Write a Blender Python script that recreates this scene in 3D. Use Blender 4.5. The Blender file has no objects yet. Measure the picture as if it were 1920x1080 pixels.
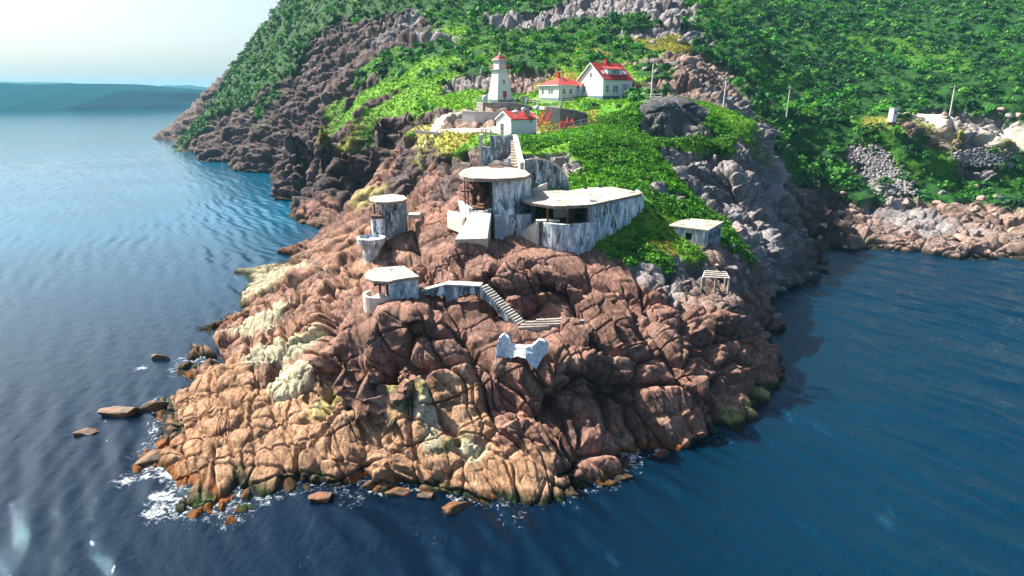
import bpy, bmesh, math, random
import numpy as np
from mathutils import Vector, Matrix
R = math.radians
random.seed(7); rng = np.random.default_rng(7)

# ---------------------------------------------------------------- camera, sky, sun, exposure
sc = bpy.context.scene
CAM_H = 32.0; F = 1173.0; PITCH = math.atan((540-182)/F)
cam_d = bpy.data.cameras.new('camera'); cam = bpy.data.objects.new('camera', cam_d)
sc.collection.objects.link(cam); sc.camera = cam
cam.location = (0, 0, CAM_H); cam.rotation_euler = (math.pi/2-PITCH, 0, 0)
cam_d.sensor_width = 36; cam_d.lens = 36*F/1920; cam_d.clip_start = 0.5; cam_d.clip_end = 60000

SUN_AZ = -61.0; SUN_EL = 45.0      # azimuth measured from +Y, negative to the left
w = bpy.data.worlds.new('World'); sc.world = w; w.use_nodes = True
nt = w.node_tree; bg = nt.nodes['Background']
sky = nt.nodes.new('ShaderNodeTexSky'); sky.sky_type = 'NISHITA'; sky.sun_disc = False
sky.sun_elevation = R(SUN_EL); sky.sun_rotation = R(SUN_AZ)
sky.air_density = 1.0; sky.dust_density = 3.2; sky.ozone_density = 3.2; sky.altitude = 0
nt.links.new(sky.outputs[0], bg.inputs[0]); bg.inputs[1].default_value = 0.066
sd = bpy.data.lights.new('sun', 'SUN'); sun = bpy.data.objects.new('sun', sd); sc.collection.objects.link(sun)
sd.energy = 5.0; sd.angle = R(0.5); sd.color = (1.0, 0.93, 0.82)
sun_dir = Vector((math.sin(R(SUN_AZ))*math.cos(R(SUN_EL)), math.cos(R(SUN_AZ))*math.cos(R(SUN_EL)), math.sin(R(SUN_EL))))
sun.rotation_euler = sun_dir.to_track_quat('Z', 'Y').to_euler(); sun.location = (-60, 60, 120)
sc.view_settings.view_transform = 'Standard'; sc.view_settings.look = 'None'
sc.view_settings.exposure = 1.42; sc.view_settings.gamma = 1
sc.cycles.max_bounces = 5; sc.cycles.diffuse_bounces = 1; sc.cycles.glossy_bounces = 3
sc.cycles.transmission_bounces = 2; sc.cycles.volume_bounces = 0

# ---------------------------------------------------------------- survey helpers: where a sight line meets a height or a distance
cp, sp = math.cos(PITCH), math.sin(PITCH)
def ray(px, py):
    u = (px-960)/F; v = (py-540)/F
    return np.array([u, cp - v*sp, -sp - v*cp])
def U(px, py, z=None, Y=None):
    d = ray(px, py)
    t = (z-CAM_H)/d[2] if z is not None else Y/d[1]
    return Vector((d[0]*t, d[1]*t, CAM_H+d[2]*t))
def PX(p):
    x, y, z = p[0], p[1], p[2]-CAM_H
    f = y*cp - z*sp; up = y*sp + z*cp
    return 960+F*x/f, 540-F*up/f

# ---------------------------------------------------------------- numeric noise
def hsh(ix, iy, iz, seed):
    h = (ix.astype(np.uint32)*np.uint32(374761393)) ^ (iy.astype(np.uint32)*np.uint32(668265263)) ^ (iz.astype(np.uint32)*np.uint32(2246822519)) ^ np.uint32((seed*3266489917) & 0xffffffff)
    h ^= h >> np.uint32(15); h *= np.uint32(2246822519); h ^= h >> np.uint32(13); h *= np.uint32(3266489917); h ^= h >> np.uint32(16)
    return h
def f01(h): return (h >> np.uint32(8)).astype(np.float32)*np.float32(1/16777216)
def noise3(P, seed=0):
    P = np.asarray(P, np.float32); i = np.floor(P).astype(np.int64); f = (P-i).astype(np.float32)
    f = f*f*(3-2*f); out = np.zeros(len(P), np.float32)
    for dx in (0, 1):
        wx = f[:, 0] if dx else 1-f[:, 0]
        for dy in (0, 1):
            wy = wx*(f[:, 1] if dy else 1-f[:, 1])
            for dz in (0, 1):
                wz = wy*(f[:, 2] if dz else 1-f[:, 2])
                out += wz*f01(hsh(i[:, 0]+dx, i[:, 1]+dy, i[:, 2]+dz, seed))
    return out*2-1
def fbm(P, oct=4, seed=0, lac=2.03, gain=.5):
    o = 0; a = 1; s = 0
    for k in range(oct):
        o = o + a*noise3(P*(lac**k)+17.3*k, seed+k); s += a; a *= gain
    return o/s
def voro(P, seed=0):
    P = np.asarray(P, np.float32); i = np.floor(P).astype(np.int64); f = (P-i).astype(np.float32)
    F1 = np.full(len(P), 9e9, np.float32); F2 = F1.copy(); TL = np.zeros((3, len(P)), np.float32); ID = np.zeros(len(P), np.uint32)
    for dx in (-1, 0, 1):
        for dy in (-1, 0, 1):
            for dz in (-1, 0, 1):
                h = hsh(i[:, 0]+dx, i[:, 1]+dy, i[:, 2]+dz, seed)
                jx = (h & np.uint32(1023)).astype(np.float32)/1024; jy = ((h >> np.uint32(10)) & np.uint32(1023)).astype(np.float32)/1024; jz = ((h >> np.uint32(20)) & np.uint32(1023)).astype(np.float32)/1024
                ex, ey, ez = dx+jx-f[:, 0], dy+jy-f[:, 1], dz+jz-f[:, 2]; d = ex*ex + ey*ey + ez*ez
                m = d < F1; TL = np.where(m, np.stack([ex, ey, ez]), TL)
                F2 = np.where(m, F1, np.minimum(F2, d)); ID = np.where(m, h, ID); F1 = np.where(m, d, F1)
    return np.sqrt(F1), np.sqrt(F2), f01((ID*np.uint32(2654435761)) ^ np.uint32(seed*977+5)), TL, ID
def smooth(a, b, x):
    t = np.clip((x-a)/(b-a), 0, 1); return t*t*(3-2*t)

# ---------------------------------------------------------------- terrain: surveyed spot heights
SHORE = [(300,252),(330,275),(355,300),(440,308),(505,330),(520,365),(600,388),(590,430),(555,458),(508,472),(520,492),(435,505),(445,570),(375,612),(365,640),(335,650),(318,700),(345,730),(300,745),(290,790),(262,850),(262,885),(325,900),(322,960),(365,975),(430,985),(480,950),(540,925),(620,915),(690,905),(760,922),(900,940),(1000,945),(1090,930),(1170,900),(1200,868),(1300,835),(1380,825),(1430,790),(1458,755),(1465,700),(1460,640),(1450,575),(1455,545),(1540,505),(1552,478),(1600,468),(1650,470),(1750,482),(1920,490)]
ZP = [ # px, py, height above the sea
 # lower apron
 (380,900,.7),(430,930,.6),(520,880,1.1),(560,870,1.4),(460,850,1.6),(350,860,.9),(420,800,2.2),(350,800,1.2),(330,830,.8),(560,800,2.6),(640,860,1.8),(700,880,1.5),(700,800,2.9),(450,740,2.8),(380,700,2.0),(450,690,3.2),(560,745,3.4),(480,650,3.6),(420,640,2.4),(540,690,4.0),(570,640,4.8),
 (500,600,4.2),(560,560,5.6),(520,530,3.6),(470,540,1.8),(600,500,6.6),(560,490,3.4),(640,470,6.8),(620,430,4.5),(660,400,6.5),
 (640,745,3.4),(700,750,3.4),(760,760,3.4),(700,740,3.9),(620,735,3.9),(840,830,3.0),(840,770,4.4),(780,880,1.6),
 # main block
 (590,600,7.0),(620,640,8.4),(585,690,5.6),(640,580,10.0),(700,575,11.3),(735,560,11.8),(780,560,11.9),(700,620,10.2),(760,620,10.6),(700,680,8.4),(760,690,8.2),(850,600,10.6),(850,650,9.2),(850,720,6.6),(840,560,11.8),(700,540,11.9),
 (960,900,1.2),(960,850,2.6),(960,800,4.0),(960,745,5.6),(930,700,7.6),(1020,690,7.8),(975,670,8.4),(975,640,9.2),(900,880,1.6),(1060,880,1.8),(1060,800,3.9),
 (960,615,10.0),(1000,605,10.0),(1080,600,10.0),(1150,605,9.8),
 (960,572,10.6),(1040,565,10.7),(900,570,11.2),(960,515,13.4),(1040,505,13.4),(890,520,13.2),(940,470,14.1),(1040,475,14.0),(1140,470,14.0),(860,470,13.7),(820,500,12.8),(760,480,11.8),(700,500,10.6),(880,480,13.8),
 (1090,590,10.2),(1100,520,12.2),(1150,500,12.8),(1200,560,10.9),(1240,530,11.6),(1180,480,13.4),(1230,500,12.4),(1300,560,9.8),(1350,500,11.0),(1290,520,10.9),(1370,560,8.9),(1400,560,8.2),(1420,600,6.5),(1380,600,7.9),
 (1250,620,8.8),(1150,650,8.2),(1320,640,7.4),(1150,740,5.0),(1250,720,5.0),(1350,700,4.8),(1400,680,4.4),(1440,640,3.4),(1440,700,1.8),(1400,750,1.8),(1120,830,2.6),(1250,780,2.4),(1340,790,1.4),(1160,870,1.0),(1200,820,1.6),
 (900,517,13.5),(930,514,13.6),(990,512,13.6),(1020,514,13.5),(1060,520,13.2),(905,572,10.5),(930,574,10.4),(990,574,10.3),(1020,572,10.4),(1055,574,10.4),(1120,575,10.5),(1085,540,11.3),
 (600,665,7.8),(650,670,8.2),(700,700,7.6),(740,705,7.4),(590,736,3.7),(650,742,3.6),(690,748,3.5),(735,752,3.6),(1100,700,7.0),(1100,745,4.8),(1180,690,6.6),(1180,740,4.6),(1300,730,4.6),(1290,690,6.2),(1040,720,6.8),(1040,765,4.7),
 # gun battery ground
 (715,467,12.2),(712,448,13.0),(690,470,11.4),(780,440,12.6),(745,438,13.8),(772,421,14.7),(830,450,14.0),(850,453,15.2),(880,453,15.4),(912,452,15.3),(880,440,15.8),(930,440,15.0),(1000,450,14.8),(1060,458,14.4),(1120,455,14.4),(1205,425,15.2),(1160,440,14.8),
 (820,400,16.0),(850,370,18.0),(800,380,15.6),(870,345,20.5),(780,350,14.6),(760,395,12.8),
 (1000,330,20.5),(1060,350,19.0),(940,300,23.2),(900,315,21.8),(985,300,22.6),(1040,310,21.4),(1100,345,18.8),
 # spur up to the shed
 (890,262,24.4),(930,262,24.5),(968,258,24.5),(1005,258,24.4),(850,262,24.2),(800,262,23.6),(850,285,22.2),(800,290,21.0),(820,248,25.0),(900,247,25.2),(1050,250,25.4),(1080,240,25.8),(1100,240,26.2),
 (760,330,14.8),(760,290,18.6),(700,330,11.5),(700,300,15.4),(650,360,5.6),(650,320,11.5),(600,350,4.5),(620,370,2.5),(560,350,2.0),(650,280,18.4),(700,265,20.5),(760,255,22.8),
 (600,280,16.4),(550,310,8.0),(540,250,20.5),(600,240,23.5),(650,230,24.6),(700,230,25.4),(760,215,27.4),(820,210,28.4),(870,235,25.8),(860,218,27.6),
 (450,280,8.0),(480,250,16.0),(440,230,19.0),(400,270,6.0),(380,250,11.0),(350,240,9.0),(350,215,16.0),(400,200,25.0),
 # right: green slope, dome, gullies
 (1120,262,25.0),(1180,270,24.4),(1180,245,25.6),(1250,310,21.0),(1290,370,17.0),(1300,420,14.2),(1320,470,12.6),(1270,450,13.4),(1200,445,14.8),(1250,480,13.0),(1300,455,12.9),(1350,462,12.5),(1355,420,12.9),(1150,330,20.0),(1060,300,22.2),(1200,400,16.8),(1240,350,18.8),(1120,350,18.6),
 (1330,300,20.6),(1330,270,23.0),(1400,270,23.0),(1370,330,18.2),(1430,330,17.2),(1350,380,13.6),(1330,400,13.4),(1440,390,11.0),(1500,450,6.6),(1530,495,1.4),(1400,440,10.8),(1430,500,7.2),(1440,530,3.2),(1380,420,12.2),(1470,470,7.0),(1380,480,10.4),
 # cove on the right
 (1600,440,3.4),(1750,440,3.6),(1900,450,3.0),(1560,370,8.0),(1560,420,4.6),(1650,380,6.8),(1800,400,5.4),(1910,395,6.0),(1650,330,11.5),(1800,330,11.5),(1910,335,11.0),(1520,300,15),(1650,270,19.5),(1800,265,20.5),(1560,250,22),(1450,250,23.4),(1460,300,17.8),(1500,340,12.8),(1480,380,9.6),(1900,270,19.8),(1750,290,16.5),(1860,300,14.5)]
YP = [ # px, py, distance north of the camera
 (480,190,330),(600,190,255),(700,190,216),(400,200,450),(450,120,425),(420,160,470),(530,5,420),(480,70,440),(430,130,468),(378,178,520),
 (540,150,330),(600,100,320),(600,0,370),(700,140,238),(700,100,258),(700,0,325),(800,170,190),(800,100,228),(800,0,300),
 (937,190,172),(880,200,165),(1000,190,168),(937,140,200),(937,100,222),(937,50,256),(937,0,296),(1055,186,165),(1150,184,163),(1190,184,158),(1100,187,160),(1050,130,196),(1150,110,205),(1050,60,245),(1050,0,292),
 (880,224,150),(1000,212,152),(1060,208,150),(1130,212,142),(1250,189,135),(1250,215,132.2),(1300,195,136),(1210,197,136.5),(1215,220,133.5),(1298,225,133.5),(1250,258,131),(1208,250,132),(1305,255,131),(1250,262,124),(1205,257,125),(1310,260,124),(1330,205,140),(1360,212,143),(1420,235,140),(1200,188,148),
 (1250,140,172),(1300,110,190),(1350,150,178),(1400,190,168),(1250,100,200),(1250,50,240),(1250,0,285),(1400,100,238),(1400,0,310),(1450,200,220),(1420,205,178),
 (1480,213,190),(1560,215,198),(1672,226,184),(1720,233,180),(1780,215,186),(1790,235,179),(1850,252,176),(1900,266,173),(1600,190,222),(1600,100,285),(1600,0,355),(1750,150,238),(1750,60,300),(1900,200,212),(1900,100,270),(1900,0,340)]
XP = [(-60,-360,-330)]
XP = [(-330,700,3),(-260,640,55),(-180,560,100),(-150,680,115),(0,600,150),(150,560,140),(320,520,120),(-360,760,-4),(-400,640,-8),(-420,760,-8),(0,800,160),(400,700,140),(420,400,95),(300,240,45),(250,180,22),(230,150,5),(215,128,-2),(330,128,-3),(300,200,25),(200,110,-6),(330,80,-8),(60,34,-8),(-60,34,-8),(0,30,-8),(-100,60,-8),(100,60,-8),(-150,110,-9),(-220,200,-9),(-300,330,-9),(-380,480,-9),(150,90,-8),(-90,90,-8),(-110,130,-8)]
pts = [tuple(U(a, b, z=c)) for a, b, c in ZP] + [tuple(U(a, b, Y=c)) for a, b, c in YP] + [tuple(map(float, p)) for p in XP]
sh = [np.array(U(a, b, z=0.0))[:2] for a, b in SHORE]
for i, s in enumerate(sh):
    a = sh[max(i-1, 0)]; b = sh[min(i+1, len(sh)-1)]; t = (b-a)/np.linalg.norm(b-a); n = np.array([-t[1], t[0]])  # land lies to the left of the way round
    k = max(1., s[1]/60)
    pts.append((s[0], s[1], 0.1)); pts.append((*(s - n*2.5*k), -1.8*k)); pts.append((*(s - n*9*k), -5.0*k))
PT = np.array(pts, np.float64)
_k, _seen = [], []
for i, p in enumerate(PT):                         # drop near duplicates, they make the fit ring
    if all((p[0]-q[0])**2+(p[1]-q[1])**2 > (0.0075*math.hypot(p[0], p[1]))**2 for q in _seen): _k.append(i); _seen.append(p)
PT = PT[_k]
C0 = 0.8
def phi(dx, dy, c): return np.sqrt(dx*dx+dy*dy+c*c)
cc = 0.006*np.hypot(PT[:, 0], PT[:, 1])+.15
A = phi(PT[:, 0][:, None]-PT[:, 0][None], PT[:, 1][:, None]-PT[:, 1][None], cc[None, :])
n_ = len(PT); M = np.zeros((n_+1, n_+1)); M[:n_, :n_] = A; M[:n_, n_] = 1; M[n_, :n_] = 1
sol = np.linalg.solve(M, np.append(PT[:, 2], 0)); wts, cst = sol[:n_], sol[n_]
AZ0, AZ1, NA = R(-52), R(52), 520
LR0, LR1, NR = math.log(31.0), math.log(900.0), 760
ga = np.linspace(AZ0, AZ1, NA); gr = np.exp(np.linspace(LR0, LR1, NR))
GX = (np.sin(ga)[None, :]*gr[:, None]).ravel().astype(np.float32); GY = (np.cos(ga)[None, :]*gr[:, None]).ravel().astype(np.float32)
H0 = np.full(GX.shape, cst, np.float32)
for p, wt, c in zip(PT, wts, cc):
    H0 += np.float32(wt)*np.sqrt((GX-np.float32(p[0]))**2+(GY-np.float32(p[1]))**2+np.float32(c*c))
_c = U(1254, 200, Y=137.5); _d = ((GX-_c.x)/7.6)**2+((GY-_c.y)/5.6)**2      # the great smooth dome of rock
H0 = np.where(_d < 1, np.maximum(H0, 23.6+8.0*np.sqrt(np.clip(1-_d**1.6, 0, 1))), H0)
H0 = H0.reshape(NR, NA)
def hgt(x, y, G=None):
    G = H0 if G is None else G
    x = np.asarray(x, float); y = np.asarray(y, float)
    a = (np.arctan2(x, y)-AZ0)/(AZ1-AZ0)*(NA-1); r = (np.log(np.hypot(x, y))-LR0)/(LR1-LR0)*(NR-1)
    a = np.clip(a, 0, NA-1.001); r = np.clip(r, 0, NR-1.001); ia = a.astype(int); ir = r.astype(int); fa = a-ia; fr = r-ir
    return (G[ir, ia]*(1-fr)+G[ir+1, ia]*fr)*(1-fa)+(G[ir, ia+1]*(1-fr)+G[ir+1, ia+1]*fr)*fa
def hit(px, py):
    d = ray(px, py); Y = np.geomspace(34, 850, 3000); t = Y/d[1]
    z = CAM_H+d[2]*t; h = np.maximum(hgt(d[0]*t, Y), 0); k = np.argmax(z < h)
    if z[k] >= h[k]: k = len(Y)-1
    return np.array([d[0]*t[k], Y[k], h[k]])

# land cover: R red rock, O orange shore rock, K grey rock, P purple cliff, G bright grass, Y dry grass, S dark scrub, L leafy green, W pale lichen, C concrete path, B black weed
COL = dict(R=(.225,.125,.095), Q=(.27,.155,.11), O=(.35,.205,.12), K=(.22,.20,.20), P=(.095,.066,.062), G=(.13,.28,.022), Y=(.27,.27,.05), S=(.03,.14,.02), L=(.08,.25,.015), W=(.40,.355,.24), C=(.55,.47,.38), T=(.22,.155,.13), D=(.085,.085,.09), B=(.02,.022,.012), M=(.27,.23,.10))  # D: near-black tone paints the shade of the dome's camera-facing side
COVER = """R 960 490|R 1050 480|R 870 500|R 1150 520|R 1200 540|R 960 560|R 1040 560|R 760 520|R 700 560|R 800 600|R 700 620|R 620 600|R 860 620|R 960 720|R 1060 620|R 1100 680|R 1150 620|R 1250 600|R 1350 600|R 1400 650|R 1300 700|R 1200 720|R 1130 780|R 1060 760|R 760 680|R 680 700|R 610 690|R 980 800|R 900 640|R 1040 720
O 400 700|O 450 760|O 380 770|O 520 830|O 600 800|O 480 800|O 700 840|O 650 760|O 760 850|O 850 860|O 560 760|O 460 700|O 900 800|O 960 880|Q 430 640|O 1000 900|O 760 800|O 870 760|Q 640 520|Q 560 580|Q 700 440|Q 740 480|Q 600 560|O 640 880|O 420 880
W 535 705|W 558 712|W 515 655|W 480 605|W 520 498|W 780 775|W 815 800|W 870 835|Q 490 570|Q 540 610|Q 500 690|Q 590 640|O 640 780|O 720 800|O 840 800|Q 500 470|Q 560 480
M 1390 790|M 1430 760|R 1330 740|R 1200 790|R 1160 800|M 600 750|M 850 820|M 740 752|R 1440 620|R 1430 680|R 1380 720|R 1270 760|R 1300 790|R 1080 820|R 1090 870|R 1180 850|P 640 385|R 610 400|R 630 430|M 680 372
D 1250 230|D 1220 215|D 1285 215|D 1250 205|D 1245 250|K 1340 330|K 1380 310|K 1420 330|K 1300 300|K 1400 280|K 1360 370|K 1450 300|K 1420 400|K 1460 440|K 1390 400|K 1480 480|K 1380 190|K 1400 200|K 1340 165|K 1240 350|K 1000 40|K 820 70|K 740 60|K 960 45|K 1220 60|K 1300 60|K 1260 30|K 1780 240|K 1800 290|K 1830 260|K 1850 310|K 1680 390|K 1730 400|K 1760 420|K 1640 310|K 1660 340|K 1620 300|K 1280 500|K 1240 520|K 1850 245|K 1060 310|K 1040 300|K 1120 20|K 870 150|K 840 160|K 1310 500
T 1320 150|T 1290 130|T 1270 170|T 1300 165|T 970 160|T 1000 150|T 985 140|T 1350 130|T 1210 165|T 1560 430|T 1640 420|T 1700 440|T 1820 440|T 1880 420|T 1900 460|T 1590 390|T 1530 390|T 1660 455|T 1350 545|T 1400 570|T 1250 110|T 850 235|T 890 240|T 1540 360|T 1780 395|T 1860 390|T 1350 480|T 1320 560
P 400 270|P 450 240|P 500 280|P 560 260|P 600 300|P 560 330|P 640 340|P 680 300|P 720 260|P 700 230|P 640 250|P 480 300|P 420 230|P 360 240|P 560 200|P 620 180|P 660 130|P 640 90|P 700 90|P 730 180|P 760 280|P 740 320|P 600 230|P 650 200|P 590 120|P 520 220|P 680 160|P 780 230|P 840 300|P 870 290|P 800 300|P 760 350|P 850 340|P 690 50|P 780 50|P 500 240
R 800 330|R 780 370|R 820 420|R 840 330|R 700 340|R 650 400|R 760 420|R 720 310
S 540 100|S 500 140|S 480 110|S 560 50|S 600 30|S 450 170|S 530 130|S 640 20|S 520 60|S 420 170|S 500 190|S 740 120|S 780 100|S 720 10|S 860 100|S 900 60|S 800 140|S 860 20|S 940 20|S 1000 90|S 1050 80|S 1100 110|S 1150 90|S 1000 120|S 1100 50|S 1160 40|S 900 130|S 1220 130|S 1220 170|S 1350 100|S 1340 60
L 1450 150|S 1500 130|S 1500 60|S 1560 180|S 1600 120|S 1650 180|L 1700 100|S 1750 160|S 1800 60|S 1850 180|S 1900 100|S 1650 40|S 1450 40|L 1550 90|S 1400 60|S 1880 20|S 1900 190|S 1740 20|L 1400 20|S 1500 240|S 1560 270|S 1600 240|S 1550 310|S 1520 340|S 1600 350|S 1640 220|S 1500 200|S 1700 250|S 1700 280|S 1850 340|S 1800 350|S 1740 350|S 1900 370|L 1880 340|L 1700 320|L 1760 310|S 1900 310|S 1480 270|L 1660 290|S 1730 300|L 1870 285
L 1150 300|L 1200 310|L 1250 340|L 1100 280|L 1180 350|L 1230 380|L 1270 400|L 1120 320|L 1060 260|L 1150 260|L 1030 265|G 1100 340|G 1250 410|G 1260 440|L 1220 450|G 1180 440|G 1300 480|G 1280 460|G 1090 310|G 1040 275|G 1230 420|Y 1240 460|L 1340 245|G 1370 230|L 1310 275|L 1350 270|S 1200 230|L 1170 215|L 1190 260|G 1420 250|L 1270 275|K 1285 325|K 1300 335|K 1325 300|K 1340 265|K 1310 360|K 1355 300|K 1330 250|K 1275 300|K 1420 350|K 1450 345|P 570 175|P 545 150|P 625 60|P 595 95|P 575 115|P 520 190|P 660 70|P 480 190|P 620 130|S 1220 475|G 1150 430
G 760 180|G 700 180|G 740 190|G 800 170|G 820 190|G 670 190|G 780 160|G 850 185|G 1110 130|Y 1120 100|G 760 150|G 820 150|G 740 215|Y 650 260|G 680 258|Y 830 262|Y 860 262|Y 800 262|G 880 268|Y 790 250|G 1040 190|G 1090 190|G 1000 190|G 960 192|Y 1040 150|G 860 60|G 820 120|L 760 120|L 900 80|L 1050 60|L 1000 70|L 1160 110|L 1100 85|L 1060 110|L 870 40|L 930 100|G 620 215|Y 1040 232|Y 1070 232|G 1380 222|S 1490 218|Y 1640 228|Y 1800 262|Y 1880 280|Y 1740 250|G 1170 140|Y 1240 75|L 700 130|G 640 225
C 830 246|C 800 246|C 870 246|C 900 247|T 880 232|C 1900 268|T 1700 236|C 1750 238|C 1850 258"""
CA, CT = [], []
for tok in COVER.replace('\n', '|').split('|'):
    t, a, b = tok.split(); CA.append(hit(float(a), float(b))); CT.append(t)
CA = np.array(CA, np.float32); CR = np.linalg.norm(CA-np.array([0, 0, CAM_H]), axis=1)
TY = sorted(COL); TI = np.array([TY.index(t) for t in CT])
def cover(P):
    """weights of every kind of ground at the points P: the nearest surveyed patches win, with ragged borders"""
    n = len(P); out = np.zeros((n, len(TY)), np.float32)
    wp = P + np.stack([fbm(P/ (5+0*P), 4, 31), fbm(P/5, 4, 37), .5*fbm(P/5, 3, 41)], 1)*(np.linalg.norm(P, axis=1)*.028)[:, None] + np.stack([noise3(P/1.3, 51), noise3(P/1.3, 57), 0*P[:, 0]], 1)*.7
    for s in range(0, n, 60000):
        q = wp[s:s+60000].astype(np.float32)
        d = np.zeros((len(q), len(CA)), np.float32)
        for k in range(3): d += (q[:, k][:, None]-CA[None, :, k])**2*(1.0 if k < 2 else 1.6)
        d = np.sqrt(d)/CR[None]
        m = d.min(1, keepdims=True); e = np.exp(-(d-m)/np.float32(.0028))
        e /= e.sum(1, keepdims=True)
        for t in range(len(TY)): out[s:s+60000, t] = e[:, TI == t].sum(1)
    return out
PADS = [(735,560,5.5),(1305,455,6),(968,258,6.5),(937,190,6),(1055,186,10),(1150,184,9),(1060,450,9),(930,440,8),(1160,420,9),(715,465,4),(960,615,4),(870,420,6),(940,300,6),(1100,372,9)]
PADS = [(hit(a, b), r) for a, b, r in PADS]
def pad_mask(X, Y):
    m = np.ones(len(X), np.float32)
    for p, r in PADS: m = np.minimum(m, smooth(r*.75, r*1.5, np.hypot(X-p[0], Y-p[1])))
    return m

# rows follow the slope so that cliffs get as many as flats
NCOL, NROW = 1500, 1500
caz = np.linspace(AZ0, AZ1, NCOL)
Z0 = np.maximum(H0, -2.0)
dr = np.diff(gr)[:, None]; dz = np.diff(Z0, axis=0)
seg = np.sqrt(dr**2*(CAM_H/np.maximum(gr[:-1, None], 40))**1.0*.55 + dz**2)/gr[:-1, None]
seg = np.where((Z0[1:] <= -1.9) & (Z0[:-1] <= -1.9), seg*.12, seg); seg = np.where(gr[:-1, None] > 520, seg*.4, seg)
kern = np.ones(9)/9
seg = np.apply_along_axis(lambda v: np.convolve(np.pad(v, 4, mode='edge'), kern, 'valid'), 1, seg)
cum = np.vstack([np.zeros((1, NA)), np.cumsum(seg, 0)]); cum /= cum[-1:]
rows = np.linspace(0, 1, NROW); RR = np.zeros((NROW, NA))
for j in range(NA): RR[:, j] = np.interp(rows, cum[:, j], gr)
ja = (caz-AZ0)/(AZ1-AZ0)*(NA-1); j0 = np.minimum(ja.astype(int), NA-2); fj = ja-j0
RG = RR[:, j0]*(1-fj)+RR[:, j0+1]*fj
X = (np.sin(caz)[None]*RG).ravel(); Y = (np.cos(caz)[None]*RG).ravel(); Zb = hgt(X, Y)
e = .004*np.hypot(X, Y)+.15
gx = (hgt(X+e, Y)-hgt(X-e, Y))/(2*e); gy = (hgt(X, Y+e)-hgt(X, Y-e))/(2*e)
Nn = np.stack([-gx, -gy, np.ones_like(gx)], 1); slope = np.hypot(gx, gy); Nn /= np.linalg.norm(Nn, axis=1)[:, None]
P = np.stack([X, Y, Zb], 1).astype(np.float32)
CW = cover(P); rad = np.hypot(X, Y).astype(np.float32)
def wt_(*t): return sum(CW[:, TY.index(k)] for k in t)
veg = wt_('G', 'Y', 'S', 'L'); rock = 1-veg-wt_('C'); padm = pad_mask(X, Y)
cliff = smooth(.9, 1.7, slope)*(1-smooth(.4, .9, wt_('S', 'L')*(rad > 140)))   # steep faces stay bare
# displacement: jointed, rounded blocks at three sizes
far = smooth(130, 260, rad)
ang = R(24); ca, sa = math.cos(ang), math.sin(ang)
wob = np.stack([fbm(P/7, 3, 3), fbm(P/7, 3, 5), fbm(P/9, 3, 9)], 1)
Q = P + wob*.8*(1+1.5*far[:, None])
qa = Q[:, 0]*ca+Q[:, 1]*sa+Q[:, 2]*.25; qb = -Q[:, 0]*sa+Q[:, 1]*ca
lf_ = (P[:, 0]+6*noise3(P/9, 88) < -22) & (rad > 95)      # on the left flank the beds fall seaward
qa, qb = np.where(lf_, (Q[:, 1]*.95+Q[:, 0]*.3)*.9, qa), np.where(lf_, Q[:, 0]*.5, qb)
def blocks(sa_, sb_, sz_, seed, groove):
    """jointed blocks: distance to the nearest joint in metres, random height, tilted top, rounded shoulder"""
    f1, f2, rn, tl, idn = voro(np.stack([qa/sa_, qb/sb_, Q[:, 2]/sz_], 1), seed)
    d = (f2-f1)*.55*sa_; tx_ = f01(idn*np.uint32(7919)+np.uint32(11))-.5; ty_ = f01(idn*np.uint32(104729)+np.uint32(3))-.5
    tilt = tl[0]*tx_+tl[1]*ty_*.7+tl[2]*(f01(idn*np.uint32(31337))-.5)
    g = groove*(1+1.2*far+.6*kr); crack = np.exp(-(d/g)**2); t = np.clip(d/(.30*sa_), 0, 1); shoulder = 1-(1-t)**2
    return crack, shoulder, rn, tilt
apron = wt_('O', 'W')*(1-smooth(4, 6, Zb)); kr = wt_('K')*smooth(82, 105, rad)
c0, s0, r0, t0 = blocks(10, 15, 11, 71, .24)
c1, s1, r1, t1 = blocks(5.0, 10.5, 6.6, 11, .17)
c2, s2, r2, t2 = blocks(2.4, 5.6, 3.4, 23, .09)
c3, s3, r3, t3 = blocks(.8, 1.9, 1.1, 29, .05)
nb = fbm(P/6.5, 3, 131)
def saw(u, sharp=.86):
    f = u-np.floor(u); k = f01(hsh(np.floor(u).astype(np.int64), np.zeros(len(u), np.int64), np.zeros(len(u), np.int64), 5))
    return np.where(f < sharp, f/sharp, (1-f)/(1-sharp))*(.45+.9*k)-.45
def joint(u, step, wd, gate, seed):
    k = np.round(u/step); d = np.abs(u/step-k)*step; h = f01(hsh(k.astype(np.int64), np.zeros(len(u), np.int64), np.zeros(len(u), np.int64), seed))
    return np.exp(-(d/(wd*(1+far)))**2)*(h > gate)
j1 = joint(qa+2.2*nb, 3.1, .11, .25, 71); j2 = joint(qb*.92+P[:, 2]*.8-2.6*nb, 4.6, .11, .2, 73); j3 = joint(qa*.6+qb*.8+1.8*nb, 5.3, .09, .35, 79)
bed = saw(qa/(2.3+1.6*far)+1.1*nb); bed2 = saw(qa/(.85+1.2*far)+1.5*nb+3.3); ledge = saw((P[:, 2]*.95+.22*qb)/2.3+.8*nb+.7, .8)
rk0 = np.clip(rock+cliff*.8, 0, 1); rk = rk0*padm
onc = 1-.8*apron
big = (r0*1.1+t0*.9+s0*.4-.9)*(.9+1.5*far+.7*kr)*(1-.8*apron) - c0*(1.3+1.0*far)*onc
mid = (r1*.7+t1*.8+s1*.40-.65)*(1.2-.95*apron+.5*far+.4*kr) - c1*(1.25+.3*far)*(1-.62*apron) + (bed*.6+ledge*.5)*(1-.72*apron)*(1+.6*far+.3*kr)
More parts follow.
